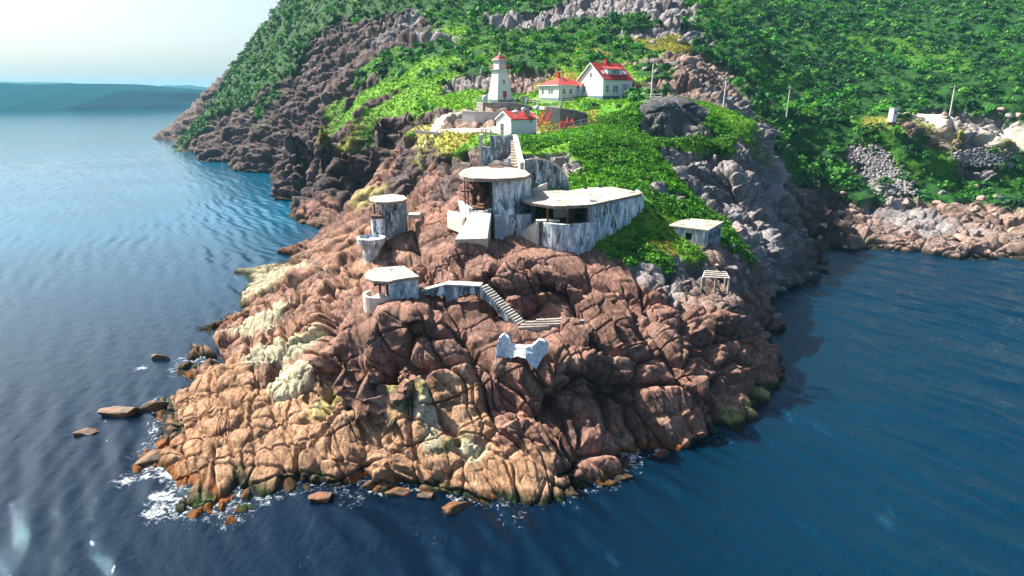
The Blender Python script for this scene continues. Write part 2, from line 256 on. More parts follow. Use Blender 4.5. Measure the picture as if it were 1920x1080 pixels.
sml = (r2*.14+t2*.18+s2*.10-.14)*(.8+.6*far) - c2*.30 - (j1*.6+j2*.55+j3*.45)*(1+.4*far)*(1-.35*apron) + bed2*.11*(1+.8*far)*(1-.45*apron)
tin = (r3*.03+t3*.05+s3*.02-.03) - c3*.06
fine = fbm(P/1.1, 4, 77)*.055*(1+2*far)
D = rk*(big+mid*.8)+rk0*(.2*mid+(sml+tin+fine)*(.45+.55*padm))
D += (1-rk)*padm*(fbm(P/3.2, 4, 61)*.25*(1+1.5*far)) + wt_('S', 'L')*(1-cliff)*padm*smooth(100, 200, rad)*(fbm(P/7, 3, 63)*1.6+fbm(P/2.5, 2, 65)*.6)
_dm = 1-smooth(.9, 1.6, ((P[:, 0]-_c.x)/7.6)**2+((P[:, 1]-_c.y)/5.6)**2); D *= 1-.72*_dm
D += wt_('C')*0.1
D = D.astype(np.float32); shal = smooth(-4, -1, Zb); D *= .3+.7*shal
PD = P + Nn.astype(np.float32)*D[:, None]
# strata grooves on the steep left cliffs
# colour of the ground itself
col = np.zeros((len(P), 3), np.float32)
CW2 = CW.copy(); 
vv = np.clip(cliff*(1-rock), 0, 1)
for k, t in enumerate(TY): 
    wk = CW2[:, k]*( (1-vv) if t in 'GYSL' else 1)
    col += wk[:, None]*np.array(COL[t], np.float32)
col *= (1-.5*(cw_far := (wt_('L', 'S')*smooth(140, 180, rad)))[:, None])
kc = np.where((P[:, 0] < -25)[:, None], np.array(COL['P'], np.float32), np.array(COL['K'], np.float32))
lost = (CW2[:, [TY.index(t) for t in 'GYSL']].sum(1)*vv); col += lost[:, None]*kc
rmask = np.clip(rock+lost, 0, 1)[:, None]
var = (.72+.56*r1*.5+.28*r2+.14*r3)+.28*fbm(P/3, 4, 91)
tint = fbm(P/4.5, 3, 95)[:, None]*np.array([.10, 0, -.10], np.float32)
col = col*(1-rmask)*(1+.45*fbm(P/2.2, 4, 93))[:, None] + col*rmask*(var[:, None]+tint)
# pale and dark weather streaks running down the faces
st = fbm(np.stack([P[:, 0]/.8, P[:, 1]/.8, P[:, 2]/9], 1), 3, 97)
col *= (1+rmask*.22*st[:, None])
varn = smooth(.02, .30, fbm(P/3.4, 4, 141))*(.25+.75*smooth(-.2, .3, fbm(P/14, 2, 143))); col *= 1-(rmask*(.42-.22*apron[:, None])*varn[:, None])      # black lichen crust in patches
pale = smooth(.16, .36, fbm(P/1.9, 4, 147))*smooth(-.1, .3, fbm(P/11, 2, 149)); col += rmask*pale[:, None]*np.array([.10, .085, .065], np.float32)
# tide zone: black crust, orange weed
zt = PD[:, 2]+.35*fbm(P/1.2, 3, 99); nearz = 1+.4*far
wk = (1-smooth(.25, 1.0, zt/nearz))*np.clip(rmask[:, 0]*1.2, 0, 1)
weed = smooth(-.05, .35, fbm(P/2.6, 3, 103))*smooth(-.9, .1, zt)*(P[:, 0] < 18)*(rad < 90)
wcol = np.array(COL['B'], np.float32)*(1-weed[:, None])+np.array([.20, .07, .014], np.float32)*weed[:, None]
grn = (smooth(.1, .35, fbm(P/2.1, 3, 107))*(1-weed))[:, None]; wcol = wcol*(1-grn)+np.array([.035, .07, .02], np.float32)*grn
col = col*(1-wk[:, None])+wcol*wk[:, None]
col = np.clip(col, .004, .85)

def add_attr(me, name, arr):
    a = me.color_attributes.new(name, 'FLOAT_COLOR', 'POINT'); v = np.ones((len(arr), 4), np.float32); v[:, :arr.shape[1]] = arr; a.data.foreach_set('color', v.ravel())
def grid_faces(nr, nc, keep=None):
    i = (np.arange(nr-1)[:, None]*nc+np.arange(nc-1)[None]).ravel()
    q = np.stack([i, i+1, i+nc+1, i+nc], 1)
    return q if keep is None else q[keep[q].any(1)]
def mesh_np(name, V, Fq, smooth_=True):
    used = np.zeros(len(V), bool); used[Fq.ravel()] = True; idx = np.cumsum(used)-1
    me = bpy.data.meshes.new(name); V2 = V[used]; F2 = idx[Fq]
    me.vertices.add(len(V2)); me.vertices.foreach_set('co', V2.astype(np.float32).ravel())
    k = F2.shape[1]; me.loops.add(F2.size); me.loops.foreach_set('vertex_index', F2.ravel().astype(np.int32))
    me.polygons.add(len(F2)); me.polygons.foreach_set('loop_start', (np.arange(len(F2))*k).astype(np.int32))
    if smooth_: me.polygons.foreach_set('use_smooth', np.ones(len(F2), bool))
    me.update(calc_edges=True); return me, used

# ---------------------------------------------------------------- materials
def mat(name):
    m = bpy.data.materials.new(name); m.use_nodes = True; t = m.node_tree; return m, t, t.nodes['Principled BSDF']
def N(t, k, **kw):
    n = t.nodes.new(k)
    for a, b in kw.items():
        if a in n.inputs: n.inputs[a].default_value = b
        else: setattr(n, a, b)
    return n
def ground_mat():
    m, t, b = mat('rock_and_turf'); L = t.links.new
    at = N(t, 'ShaderNodeAttribute', attribute_name='Col'); geo = N(t, 'ShaderNodeNewGeometry')
    n1 = N(t, 'ShaderNodeTexNoise', Scale=3.5, Detail=9, Roughness=.68); L(geo.outputs['Position'], n1.inputs['Vector'])
    n2 = N(t, 'ShaderNodeTexNoise', Scale=14, Detail=6, Roughness=.7); L(geo.outputs['Position'], n2.inputs['Vector'])
    mr = N(t, 'ShaderNodeMapRange'); mr.inputs[1].default_value = .3; mr.inputs[2].default_value = .7; mr.inputs[3].default_value = .5; mr.inputs[4].default_value = 1.5
    L(n1.outputs[0], mr.inputs[0])
    mx = N(t, 'ShaderNodeVectorMath', operation='SCALE'); L(at.outputs['Color'], mx.inputs[0]); L(mr.outputs[0], mx.inputs['Scale'])
    L(mx.outputs[0], b.inputs['Base Color']); b.inputs['Roughness'].default_value = .9; b.inputs['Specular IOR Level'].default_value = .2
    # joints: fine cracks
    mp = N(t, 'ShaderNodeMapping'); mp.inputs['Scale'].default_value = (1.3, .6, .7); mp.inputs['Rotation'].default_value = (0, .25, .42)
    ad = N(t, 'ShaderNodeMixRGB', blend_type='ADD', Fac=1.2); L(geo.outputs['Position'], ad.inputs[1]); L(n1.outputs['Color'], ad.inputs[2]); L(ad.outputs[0], mp.inputs[0])
    vo = N(t, 'ShaderNodeTexVoronoi', feature='DISTANCE_TO_EDGE', Scale=.8); L(mp.outputs[0], vo.inputs['Vector'])
    cr = N(t, 'ShaderNodeMapRange'); cr.inputs[1].default_value = 0; cr.inputs[2].default_value = .05; L(vo.outputs[0], cr.inputs[0])
    rk_ = N(t, 'ShaderNodeMath', operation='MULTIPLY'); L(cr.outputs[0], rk_.inputs[0]); L(at.outputs['Alpha'], rk_.inputs[1])
    bp = N(t, 'ShaderNodeBump', Distance=.10, Strength=.8); L(rk_.outputs[0], bp.inputs['Height'])
    b2_ = N(t, 'ShaderNodeBump', Distance=.07, Strength=.9); L(n1.outputs[0], b2_.inputs['Height']); L(bp.outputs[0], b2_.inputs['Normal'])
    b3_ = N(t, 'ShaderNodeBump', Distance=.04, Strength=.9); L(n2.outputs[0], b3_.inputs['Height']); L(b2_.outputs[0], b3_.inputs['Normal']); L(b3_.outputs[0], b.inputs['Normal'])
    return m
GM = ground_mat()
keep = PD[:, 2] > -1.6
me, used = mesh_np('headland', PD, grid_faces(NROW, NCOL, keep))
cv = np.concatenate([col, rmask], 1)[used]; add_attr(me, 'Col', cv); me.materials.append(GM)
land = bpy.data.objects.new('headland_terrain', me); sc.collection.objects.link(land); land['kind'] = 'structure'; land['label'] = 'red rocky headland rising to green scrub hills'
# final ground height on a polar grid, for standing things on it
def ground_z(x, y, r=0.5):
    k = (np.abs(PD[:, 0]-x) < r) & (np.abs(PD[:, 1]-y) < r)
    return float(np.median(PD[k, 2])) if k.any() else float(hgt(x, y))

# ---------------------------------------------------------------- sea
def sea_mat():
    m, t, b = mat('sea_water'); L = t.links.new
    geo = N(t, 'ShaderNodeNewGeometry'); at = N(t, 'ShaderNodeAttribute', attribute_name='Foam'); sep = N(t, 'ShaderNodeSeparateColor'); L(at.outputs['Color'], sep.inputs[0])
    b.inputs['Roughness'].default_value = .035; b.inputs['IOR'].default_value = 1.33; b.inputs['Specular IOR Level'].default_value = .62; b.inputs['Specular Tint'].default_value = (.08, .60, 1.0, 1)
    mp = N(t, 'ShaderNodeMapping'); mp.inputs['Scale'].default_value = (1.0, .55, 1); mp.inputs['Rotation'].default_value = (0, 0, R(35)); L(geo.outputs['Position'], mp.inputs[0])
    n1 = N(t, 'ShaderNodeTexNoise', Scale=1.5, Detail=7, Roughness=.66, Distortion=.3); L(mp.outputs[0], n1.inputs['Vector'])
    n2 = N(t, 'ShaderNodeTexNoise', Scale=.02, Detail=3); L(geo.outputs['Position'], n2.inputs['Vector'])
    n5 = N(t, 'ShaderNodeTexNoise', Scale=8.0, Detail=6, Roughness=.7, Distortion=.4); L(mp.outputs[0], n5.inputs['Vector'])
    bp0 = N(t, 'ShaderNodeBump', Distance=.03, Strength=.7); L(n5.outputs[0], bp0.inputs['Height'])
    bp = N(t, 'ShaderNodeBump', Distance=.24, Strength=.8); L(bp0.outputs[0], bp.inputs['Normal']); L(sep.outputs[1], bp.inputs['Strength']); L(n1.outputs[0], bp.inputs['Height']); L(bp.outputs[0], b.inputs['Normal'])
    fn = N(t, 'ShaderNodeTexNoise', Scale=1.6, Detail=9, Roughness=.75, Distortion=1.0); L(geo.outputs['Position'], fn.inputs['Vector'])
    su = N(t, 'ShaderNodeMath', operation='ADD'); L(fn.outputs[0], su.inputs[0]); L(sep.outputs[0], su.inputs[1])
    mr = N(t, 'ShaderNodeMapRange'); mr.inputs[1].default_value = 1.0; mr.inputs[2].default_value = 1.22; L(su.outputs[0], mr.inputs[0])
    c0 = N(t, 'ShaderNodeVectorMath', operation='MULTIPLY_ADD'); c0.inputs[0].default_value = (.0004, .105, .19); c0.inputs[2].default_value = (.0002, .005, .015); L(at.outputs['Alpha'], c0.inputs[1])
    mx = N(t, 'ShaderNodeMixRGB'); L(mr.outputs[0], mx.inputs[0]); L(c0.outputs[0], mx.inputs[1]); mx.inputs[2].default_value = (.75, .8, .82, 1)
    L(mx.outputs[0], b.inputs['Base Color'])
    rr = N(t, 'ShaderNodeMapRange'); rr.inputs[3].default_value = .035; rr.inputs[4].default_value = .8; L(mr.outputs[0], rr.inputs[0]); L(rr.outputs[0], b.inputs['Roughness'])
    return m
SN, SC_ = 1100, 1300
sr = np.concatenate([[0.5], np.geomspace(18, 700, SN-60), np.geomspace(760, 20000, 59)]); sa_ = np.linspace(R(-62), R(62), SC_)
def swell(x, y):
    z = np.zeros(len(x), np.float32); p = np.stack([x, y, 0*x], 1).astype(np.float32)
    wx = x+3.5*fbm(p/22, 2, 201); wy = y+3.5*fbm(p/22, 2, 203); env = (.55+.45*noise3(p/18, 205))*(.95+.45*smooth(0, 40, x))
    for lam, th, am in ((3.0, 30, .085), (2.1, 38, .05), (5.2, 34, .085), (3.6, 22, .06), (2.5, 50, .042), (7.9, 40, .07), (1.7, 12, .022)):
        k = 2*math.pi/lam; z += am*env*np.sin(k*(wx*math.cos(R(th))+wy*math.sin(R(th)))+lam)
    z += .03*fbm(p/1.5, 3, 207)+.022*fbm(p/.5, 2, 209)*(np.hypot(x, y) < 110)
    return z
def sea_patch(rs, az):
    x = (np.sin(az)[None]*rs[:, None]).ravel(); y = (np.cos(az)[None]*rs[:, None]).ravel(); r = np.hypot(x, y)
    z = swell(x, y)*(1-smooth(260, 650, r)); return np.stack([x, y, z], 1)
SV = sea_patch(sr, sa_); sf = grid_faces(SN, SC_)
# the rest of the circle, coarse
r2_ = np.geomspace(.6, 20000, 60); a2_ = np.linspace(R(62), R(298), 120)
SV2 = np.stack([(np.sin(a2_)[None]*r2_[:, None]).ravel(), (np.cos(a2_)[None]*r2_[:, None]).ravel(), np.zeros(7200)], 1)
SVA = np.vstack([SV, SV2]); SFA = np.vstack([sf, grid_faces(60, 120)+len(SV)])
hb = hgt(SVA[:, 0], SVA[:, 1]); inb = (np.abs(np.arctan2(SVA[:, 0], SVA[:, 1])) < R(51)) & (np.hypot(SVA[:, 0], SVA[:, 1]) < 880) & (np.hypot(SVA[:, 0], SVA[:, 1]) > 32)
foam = np.where(inb, smooth(-2.4, .2, hb)*(.38+.09*(SVA[:, 0] < 12)*(SVA[:, 1] < 75)), 0)
FO = [(330,885,2.0,.62),(305,930,2.2,.58),(230,900,2.5,.50),(345,865,1.0,.7),(640,930,5,.46),(780,950,5,.44),(960,965,5,.42),(1080,950,3.5,.40),(265,690,2.2,.55),(200,790,1.6,.4),(590,1040,4,.38),(820,1000,4,.38),(1240,848,1.3,.6),(300,960,3,.55),(330,830,1.6,.5),(385,302,7,.4),(460,318,6,.4),(240,665,1.5,.36),(270,800,2.4,.4),(450,1010,3.5,.42)]
pat = fbm((SVA/np.array([4, 4, 1])).astype(np.float32), 3, 211)
for a, b_, rr_, s_ in FO:
    p = U(a, b_, z=0); foam = np.maximum(foam, s_*np.exp(-((SVA[:, 0]-p.x)**2+(SVA[:, 1]-p.y)**2)/(rr_*rr_)))
foam = foam+.12*pat*(foam > .02)
me, used = mesh_np('sea', SVA, SFA); 
sx_, sy_ = SVA[:, 0], SVA[:, 1]; teal = np.clip(smooth(-10, 30, sx_-.1*sy_)*.30 + smooth(60, 230, np.hypot(sx_, sy_))*2.2*(1-smooth(-5, 15, sx_)), 0, 2.2)*(.85+.3*fbm((SVA/np.array([30, 30, 1])).astype(np.float32), 3, 231))  # teal puts dark and bright sky reflection into the water's base colour
add_attr(me, 'Foam', np.stack([foam, .26+.55*smooth(0, 35, sx_), foam, np.clip(teal, 0, 2.4)/2.4], 1)[used]); me.materials.append(sea_mat())
sea = bpy.data.objects.new('sea_water', me); sc.collection.objects.link(sea); sea['kind'] = 'structure'; sea['label'] = 'dark blue rippled sea around the headland'

# ---------------------------------------------------------------- far shore
def far_hill(name, profile, depth, colr, label, seed):
    n = 260; xs = np.linspace(profile[0][0], profile[-1][0], n); rowsn = 16
    base = np.interp(xs, [p[0] for p in profile], [p[1] for p in profile]); hh = np.interp(xs, [p[0] for p in profile], [p[2] for p in profile])
    V = []
    for k in range(rowsn):
        t = k/(rowsn-1)
        z = hh*math.sin(t*math.pi*.55)/math.sin(math.pi*.55)*(1+.28*fbm(np.stack([xs/260, 0*xs+k*.3, 0*xs+seed], 1), 4, seed))
        y = base+depth*t+30*fbm(np.stack([xs/160, 0*xs+k*.2, 0*xs+seed], 1), 3, seed+4)
        V.append(np.stack([xs, y, z-(2 if k == 0 else 0)], 1))
    V.append(np.stack([xs, base+depth*1.8, 0*xs-2], 1)); V = np.vstack(V)
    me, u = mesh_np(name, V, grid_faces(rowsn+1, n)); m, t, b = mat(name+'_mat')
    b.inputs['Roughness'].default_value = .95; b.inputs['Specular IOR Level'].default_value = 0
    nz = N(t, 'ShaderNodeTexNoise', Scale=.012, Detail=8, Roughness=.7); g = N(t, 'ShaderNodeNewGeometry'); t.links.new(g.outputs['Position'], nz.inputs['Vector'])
    c = N(t, 'ShaderNodeMixRGB'); c.inputs[1].default_value = (*colr, 1); c.inputs[2].default_value = (colr[0]*2.2, colr[1]*1.9, colr[2]*1.3, 1); t.links.new(nz.outputs[0], c.inputs[0]); t.links.new(c.outputs[0], b.inputs['Base Color'])  # bluish hill colour carries part of the distance haze
    me.materials.append(m); o = bpy.data.objects.new(name, me); sc.collection.objects.link(o); o['kind'] = 'structure'; o['label'] = label
def fx(px, Y): return U(px, 185, Y=Y).x
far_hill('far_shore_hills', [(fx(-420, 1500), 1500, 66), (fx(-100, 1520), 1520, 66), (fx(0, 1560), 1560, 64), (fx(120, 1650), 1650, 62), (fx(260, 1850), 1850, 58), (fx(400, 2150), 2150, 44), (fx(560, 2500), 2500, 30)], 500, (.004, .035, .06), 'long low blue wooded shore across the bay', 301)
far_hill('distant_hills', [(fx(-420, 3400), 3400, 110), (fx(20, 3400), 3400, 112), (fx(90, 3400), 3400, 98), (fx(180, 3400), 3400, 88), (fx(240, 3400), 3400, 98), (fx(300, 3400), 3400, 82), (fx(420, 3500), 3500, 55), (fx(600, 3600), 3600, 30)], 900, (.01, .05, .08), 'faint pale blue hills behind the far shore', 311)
# ---------------------------------------------------------------- builders
class MB:
    def __init__(s, off=(0, 0, 0)): s.v = []; s.f = []; s.off = Vector(off)
    def add(s, vs, fs):
        n = len(s.v); s.v += [Vector(v)-s.off for v in vs]; s.f += [tuple(n+i for i in f) for f in fs]; return s
    def box(s, x0, x1, y0, y1, z0, z1): return s.prism([(x0, y0), (x1, y0), (x1, y1), (x0, y1)], z0, z1)
    def prism(s, poly, z0, z1, top=None):
        n = len(poly); a = sum(poly[i][0]*poly[(i+1) % n][1]-poly[(i+1) % n][0]*poly[i][1] for i in range(n))
        if a < 0: poly = poly[::-1]; top = top[::-1] if top else None
        top = top or poly; g = lambda z, i: z[i] if isinstance(z, (list, tuple)) else z
        return s.add([(p[0], p[1], g(z0, i)) for i, p in enumerate(poly)]+[(p[0], p[1], g(z1, i)) for i, p in enumerate(top)],
              [tuple(range(n))[::-1], tuple(range(n, 2*n))]+[(i, (i+1) % n, n+(i+1) % n, n+i) for i in range(n)])
    def side(s, prof, a, b, th):
        """an upright slab: profile of (t, z) with t = 0..1 along a->b, thickness th away to the right of a->b"""
        a = Vector(a[:2]); b = Vector(b[:2]); d = (b-a); nrm = Vector((-d.y, d.x)).normalized()*th; n = len(prof)
        q = [a+d*t for t, z in prof]
        V = [(p.x, p.y, z) for p, (t, z) in zip(q, prof)]+[(p.x+nrm.x, p.y+nrm.y, z) for p, (t, z) in zip(q, prof)]
        return s.add(V, [tuple(range(n)), tuple(range(n, 2*n))[::-1]]+[(i, n+i, n+(i+1) % n, (i+1) % n) for i in range(n)])
    def tube(s, p0, p1, r0, r1=None, n=8, cap=True):
        r1 = r0 if r1 is None else r1; p0 = Vector(p0); p1 = Vector(p1); q = (p1-p0).to_track_quat('Z', 'Y'); V = []
        for p, r in ((p0, r0), (p1, r1)): V += [p+q @ Vector((r*math.cos(2*math.pi*k/n), r*math.sin(2*math.pi*k/n), 0)) for k in range(n)]
        return s.add(V, [(k, (k+1) % n, n+(k+1) % n, n+k) for k in range(n)]+([tuple(range(n))[::-1], tuple(range(n, 2*n))] if cap else []))
    def lathe(s, c, prof, n=16, a0=0, a1=360):
        full = a1-a0 >= 360; m = n if full else n+1; V = []; Fc = []
        for r, z in prof: V += [(c[0]+r*math.cos(R(a0+(a1-a0)*k/n)), c[1]+r*math.sin(R(a0+(a1-a0)*k/n)), c[2]+z) for k in range(m)]
        for j in range(len(prof)-1):
            for k in range(n): b = (k+1) % m; Fc.append((j*m+k, j*m+b, (j+1)*m+b, (j+1)*m+k))
        return s.add(V, Fc)
    def build(s, name, m, parent=None, bev=0, smooth_=False, label=None):
        me = bpy.data.meshes.new(name); me.from_pydata([tuple(v) for v in s.v], [], s.f); me.validate(); me.update()
        bm = bmesh.new(); bm.from_mesh(me); bmesh.ops.recalc_face_normals(bm, faces=bm.faces); bm.to_mesh(me); bm.free()
        if smooth_: me.polygons.foreach_set('use_smooth', [True]*len(me.polygons))
        me.materials.append(m); o = bpy.data.objects.new(name, me); sc.collection.objects.link(o)
        if parent: o.parent = parent
        if bev: b = o.modifiers.new('bevel', 'BEVEL'); b.width = bev; b.segments = 2; b.limit_method = 'ANGLE'
        if label: o['label'] = label
        return o
def tag(o, label, cat, group=None, kind=None):
    o['label'] = label; o['category'] = cat
    if group: o['group'] = group
    if kind: o['kind'] = kind
    return o
def thing(name, label, cat, loc, rz=0, group=None):
    o = bpy.data.objects.new(name, None); sc.collection.objects.link(o); o.location = loc; o.rotation_euler = (0, 0, rz); o.empty_display_size = .3
    return tag(o, label, cat, group)
def copy_tree(o, parent=None):
    c = o.copy(); sc.collection.objects.link(c); c.parent = parent
    for ch in [x for x in sc.objects if x.parent is o]: copy_tree(ch, c)
    return c
def place(corner, loc, rz):
    c = Matrix.Rotation(rz, 3, 'Z') @ Vector(loc); return Vector(corner)-c
def plain(name, c, rough=.6, var=.15, scale=2.0, metal=0, bump=0.0):
    m, t, b = mat(name); L = t.links.new; tc = N(t, 'ShaderNodeTexCoord')
    nz = N(t, 'ShaderNodeTexNoise', Scale=scale, Detail=6, Roughness=.65); L(tc.outputs['Object'], nz.inputs['Vector'])
    mr = N(t, 'ShaderNodeMapRange'); mr.inputs[1].default_value = .3; mr.inputs[2].default_value = .7; mr.inputs[3].default_value = 1-var; mr.inputs[4].default_value = 1+var; L(nz.outputs[0], mr.inputs[0])
    sc_ = N(t, 'ShaderNodeVectorMath', operation='SCALE'); sc_.inputs[0].default_value = c; L(mr.outputs[0], sc_.inputs['Scale']); L(sc_.outputs[0], b.inputs['Base Color'])
    b.inputs['Roughness'].default_value = rough; b.inputs['Metallic'].default_value = metal
    if bump: bp = N(t, 'ShaderNodeBump', Distance=bump, Strength=.7); L(nz.outputs[0], bp.inputs['Height']); L(bp.outputs[0], b.inputs['Normal'])
    return m
def streaked(name, base, dark, white, ds=.5, ws=.5, sx=1.6, sz=.22):
    """weathered concrete: black runs and white lime runs down the wall"""
    m, t, b = mat(name); L = t.links.new; g = N(t, 'ShaderNodeNewGeometry')
    def runs(sx_, sz_, lo, hi, seed):
        mp = N(t, 'ShaderNodeMapping'); mp.inputs['Scale'].default_value = (sx_, sx_, sz_); mp.inputs['Location'].default_value = (seed, seed, seed); L(g.outputs['Position'], mp.inputs[0])
        nz = N(t, 'ShaderNodeTexNoise', Scale=1.0, Detail=8, Roughness=.72, Distortion=.4); L(mp.outputs[0], nz.inputs['Vector'])
        r = N(t, 'ShaderNodeMapRange'); r.inputs[1].default_value = lo; r.inputs[2].default_value = hi; L(nz.outputs[0], r.inputs[0]); return r, nz
    r1, n1 = runs(sx, sz, .66-.22*ds, .74-.2*ds, 3); r2, n2 = runs(sx*1.7, sz*1.2, .70-.2*ws, .80-.2*ws, 19); r3, n3 = runs(1.1, 1.1, .3, .7, 7); r4, n4 = runs(7, 4, .35, .65, 11)
    a = N(t, 'ShaderNodeMixRGB'); a.inputs[1].default_value = (*base, 1); a.inputs[2].default_value = (*dark, 1); L(r1.outputs[0], a.inputs[0])
    c = N(t, 'ShaderNodeMixRGB'); L(r2.outputs[0], c.inputs[0]); L(a.outputs[0], c.inputs[1]); c.inputs[2].default_value = (*white, 1)
    mu = N(t, 'ShaderNodeMath', operation='MULTIPLY_ADD'); L(r3.outputs[0], mu.inputs[0]); mu.inputs[1].default_value = .4; mu.inputs[2].default_value = .62
    m2 = N(t, 'ShaderNodeMath', operation='MULTIPLY_ADD'); L(r4.outputs[0], m2.inputs[0]); m2.inputs[1].default_value = .35; L(mu.outputs[0], m2.inputs[2])
    s = N(t, 'ShaderNodeVectorMath', operation='SCALE'); L(c.outputs[0], s.inputs[0]); L(m2.outputs[0], s.inputs['Scale']); L(s.outputs[0], b.inputs['Base Color'])
    b.inputs['Roughness'].default_value = .92; bp = N(t, 'ShaderNodeBump', Distance=.05, Strength=.8); L(n4.outputs[0], bp.inputs['Height']); L(bp.outputs[0], b.inputs['Normal'])
    return m
CONC = streaked('streaked_concrete', (.42, .48, .52), (.04, .055, .065), (.92, .95, .97), .72, 1.08, 1.0, .36)
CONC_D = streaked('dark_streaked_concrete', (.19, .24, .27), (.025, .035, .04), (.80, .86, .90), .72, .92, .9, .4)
CONC_W = streaked('pale_concrete', (.62, .56, .46), (.25, .2, .15), (.8, .76, .68), .15, .5, 2.2, .5)
SLAB = streaked('roof_slab_concrete', (.44, .38, .31), (.16, .12, .09), (.62, .57, .50), .6, .5, .7, .7)
SLAB_E = plain('slab_edge', (.30, .24, .18), .9, .4, 2.5)
DARKIN = plain('near_black_concrete', (.05, .05, .05), .95, .4, 1.5)  # near-black tone for inner walls, shelter floors and roof vents
RUST = plain('rusty_iron', (.10, .045, .025), .7, .4, 4)
WHITE = plain('white_painted_boards', (.80, .80, .78), .55, .05, 3)
WHITE_R = plain('white_weathered_lime', (.66, .69, .72), .9, .45, 3.5, 0, .15)
_t = WHITE.node_tree; _g = N(_t, 'ShaderNodeTexCoord'); _w = N(_t, 'ShaderNodeTexWave', Scale=2.2, Distortion=0, bands_direction='Z', wave_profile='SAW'); _t.links.new(_g.outputs['Object'], _w.inputs['Vector']); _b = N(_t, 'ShaderNodeBump', Distance=.03, Strength=.7); _t.links.new(_w.outputs[1], _b.inputs['Height']); _t.links.new(_b.outputs[0], _t.nodes['Principled BSDF'].inputs['Normal'])
REDR = plain('red_shingle_roof', (.42, .030, .022), .75, .18, 3, 0, .02)
REDP = plain('red_paint', (.55, .03, .02), .5, .15, 2)
GLASS = plain('dark_window_glass', (.05, .065, .08), .12, .1)
GREYP = plain('grey_paint', (.32, .35, .38), .6, .15)
DKF = plain('dark_blue_grey_foundation', (.12, .18, .22), .85, .2)
POLE = plain('weathered_pale_wood', (.60, .58, .54), .85, .2, 3)
METAL = plain('galvanised_metal', (.42, .44, .45), .45, .12, 4, .6)
STONE = streaked('rubble_stone_wall', (.34, .29, .25), (.08, .07, .06), (.50, .46, .42), .5, .35, 1.4, 1.4)
STONE_L = streaked('pale_stone_wall', (.62, .56, .50), (.3, .25, .2), (.72, .68, .6), .2, .4, 1.4, 1.2)
STONE_D = streaked('dark_wet_stone_wall', (.07, .085, .09), (.02, .025, .03), (.35, .38, .38), .5, .28, 1.2, .5)
LANT = plain('lantern_glass', (.45, .48, .50), .15, .1)

def window(par, x, z, w_, h_, y, nx=2, ny=2, frame=WHITE, name='window'):
    """a window lying on the wall plane y (facing local -y): frame with glazing bars, pane of glass"""
    mb = MB(); t_ = .09
    for a in (x-w_/2, x+w_/2-t_): mb.box(a, a+t_, y-.07, y+.02, z, z+h_)
    for b in (z-.02, z+h_-t_+.02): mb.box(x-w_/2+t_, x+w_/2-t_, y-.065, y+.02, b, b+t_)
    for k in range(1, nx): a = x-w_/2+w_*k/nx; mb.box(a-.025, a+.025, y-.055, y+.02, z+t_, z+h_-t_)
    for k in range(1, ny): b = z+h_*k/ny; mb.box(x-w_/2+t_, x+w_/2-t_, y-.05, y+.02, b-.025, b+.025)
    o = mb.build(name, frame, par); MB().box(x-w_/2+t_*.5, x+w_/2-t_*.5, y-.03, y+.03, z+.05, z+h_-.05).build('pane', GLASS, o); return o
def side_window(par, yc, z, w_, h_, x, **k):
    o = window(par, 0, 0, w_, h_, 0, **k); o.rotation_euler = (0, 0, R(-90)); o.location = (x, yc, z); return o

# ---------------------------------------------------------------- lighthouse
lp = U(937.5, 189, Y=172)
LH = thing('lighthouse', 'white tapered lighthouse with red lantern roof on the stone terrace', 'lighthouse', lp, R(36))
def sq(w0, z0, w1, z1, mb=None):
    mb = mb or MB(); a = w0/2; c = w1/2
    return mb.prism([(-a, -a), (a, -a), (a, a), (-a, a)], z0, z1, [(-c, -c), (c, -c), (c, c), (-c, c)])
sq(4.9, -.3, 4.8, .35).build('foundation', DKF, LH); sq(4.7, .35, 2.75, 7.6).build('tower', WHITE, LH)
mb = MB(); 
for sx in (-1, 1):
    for sy in (-1, 1): mb.tube((sx*2.36, sy*2.36, .35), (sx*1.40, sy*1.40, 7.6), .07, n=6)
mb.build('corner_board', WHITE, LH)
sq(3.9, 7.6, 4.0, 7.8).build('gallery_deck', WHITE, LH)
mb = MB()
for z in (8.15, 8.5, 8.85):
    for s in (-1, 1): mb.tube((-1.95, s*1.95, z), (1.95, s*1.95, z), .028, n=5).tube((s*1.95, -1.95, z), (s*1.95, 1.95, z), .028, n=5)
for k in range(7):
    for s in (-1, 1): a = -1.95+k*.65; mb.tube((a, s*1.95, 7.8), (a, s*1.95, 8.9), .028, n=5).tube((s*1.95, a, 7.8), (s*1.95, a, 8.9), .028, n=5)
mb.build('gallery_railing', REDP, LH)
sq(2.45, 7.8, 2.35, 9.0).build('lantern_base', WHITE, LH)
lr = sq(2.2, 9.0, 2.2, 10.1).build('lantern_room', LANT, LH); mb = MB()
for sx in (-1, -.33, .33, 1):
    for s in (-1, 1): mb.box(sx*1.1-.06, sx*1.1+.06, s*1.13-.05, s*1.13+.05, 9.0, 10.1); mb.box(s*1.13-.05, s*1.13+.05, sx*1.06-.06, sx*1.06+.06, 9.01, 10.09)
mb.build('glazing_bars', WHITE, lr)
sq(3.1, 10.1, 2.9, 10.25).build('eave', WHITE, LH)
sq(3.0, 10.25, .35, 11.35).build('lantern_roof', REDR, LH); MB().lathe((0, 0, 11.3), [(0, 0), (.28, .05), (.3, .35), (.16, .45), (.2, .6), (.0, .95)], 10).build('finial', WHITE, LH)
window(LH, 0, 4.2, .7, 1.0, -1.83, 1, 2); dr_ = MB().box(-.5, .5, -2.34, -2.1, .4, 2.4).build('door', REDP, LH)
MB().tube((.35, -2.38, 1.35), (.35, -2.34, 1.35), .05).build('handle', METAL, dr_)

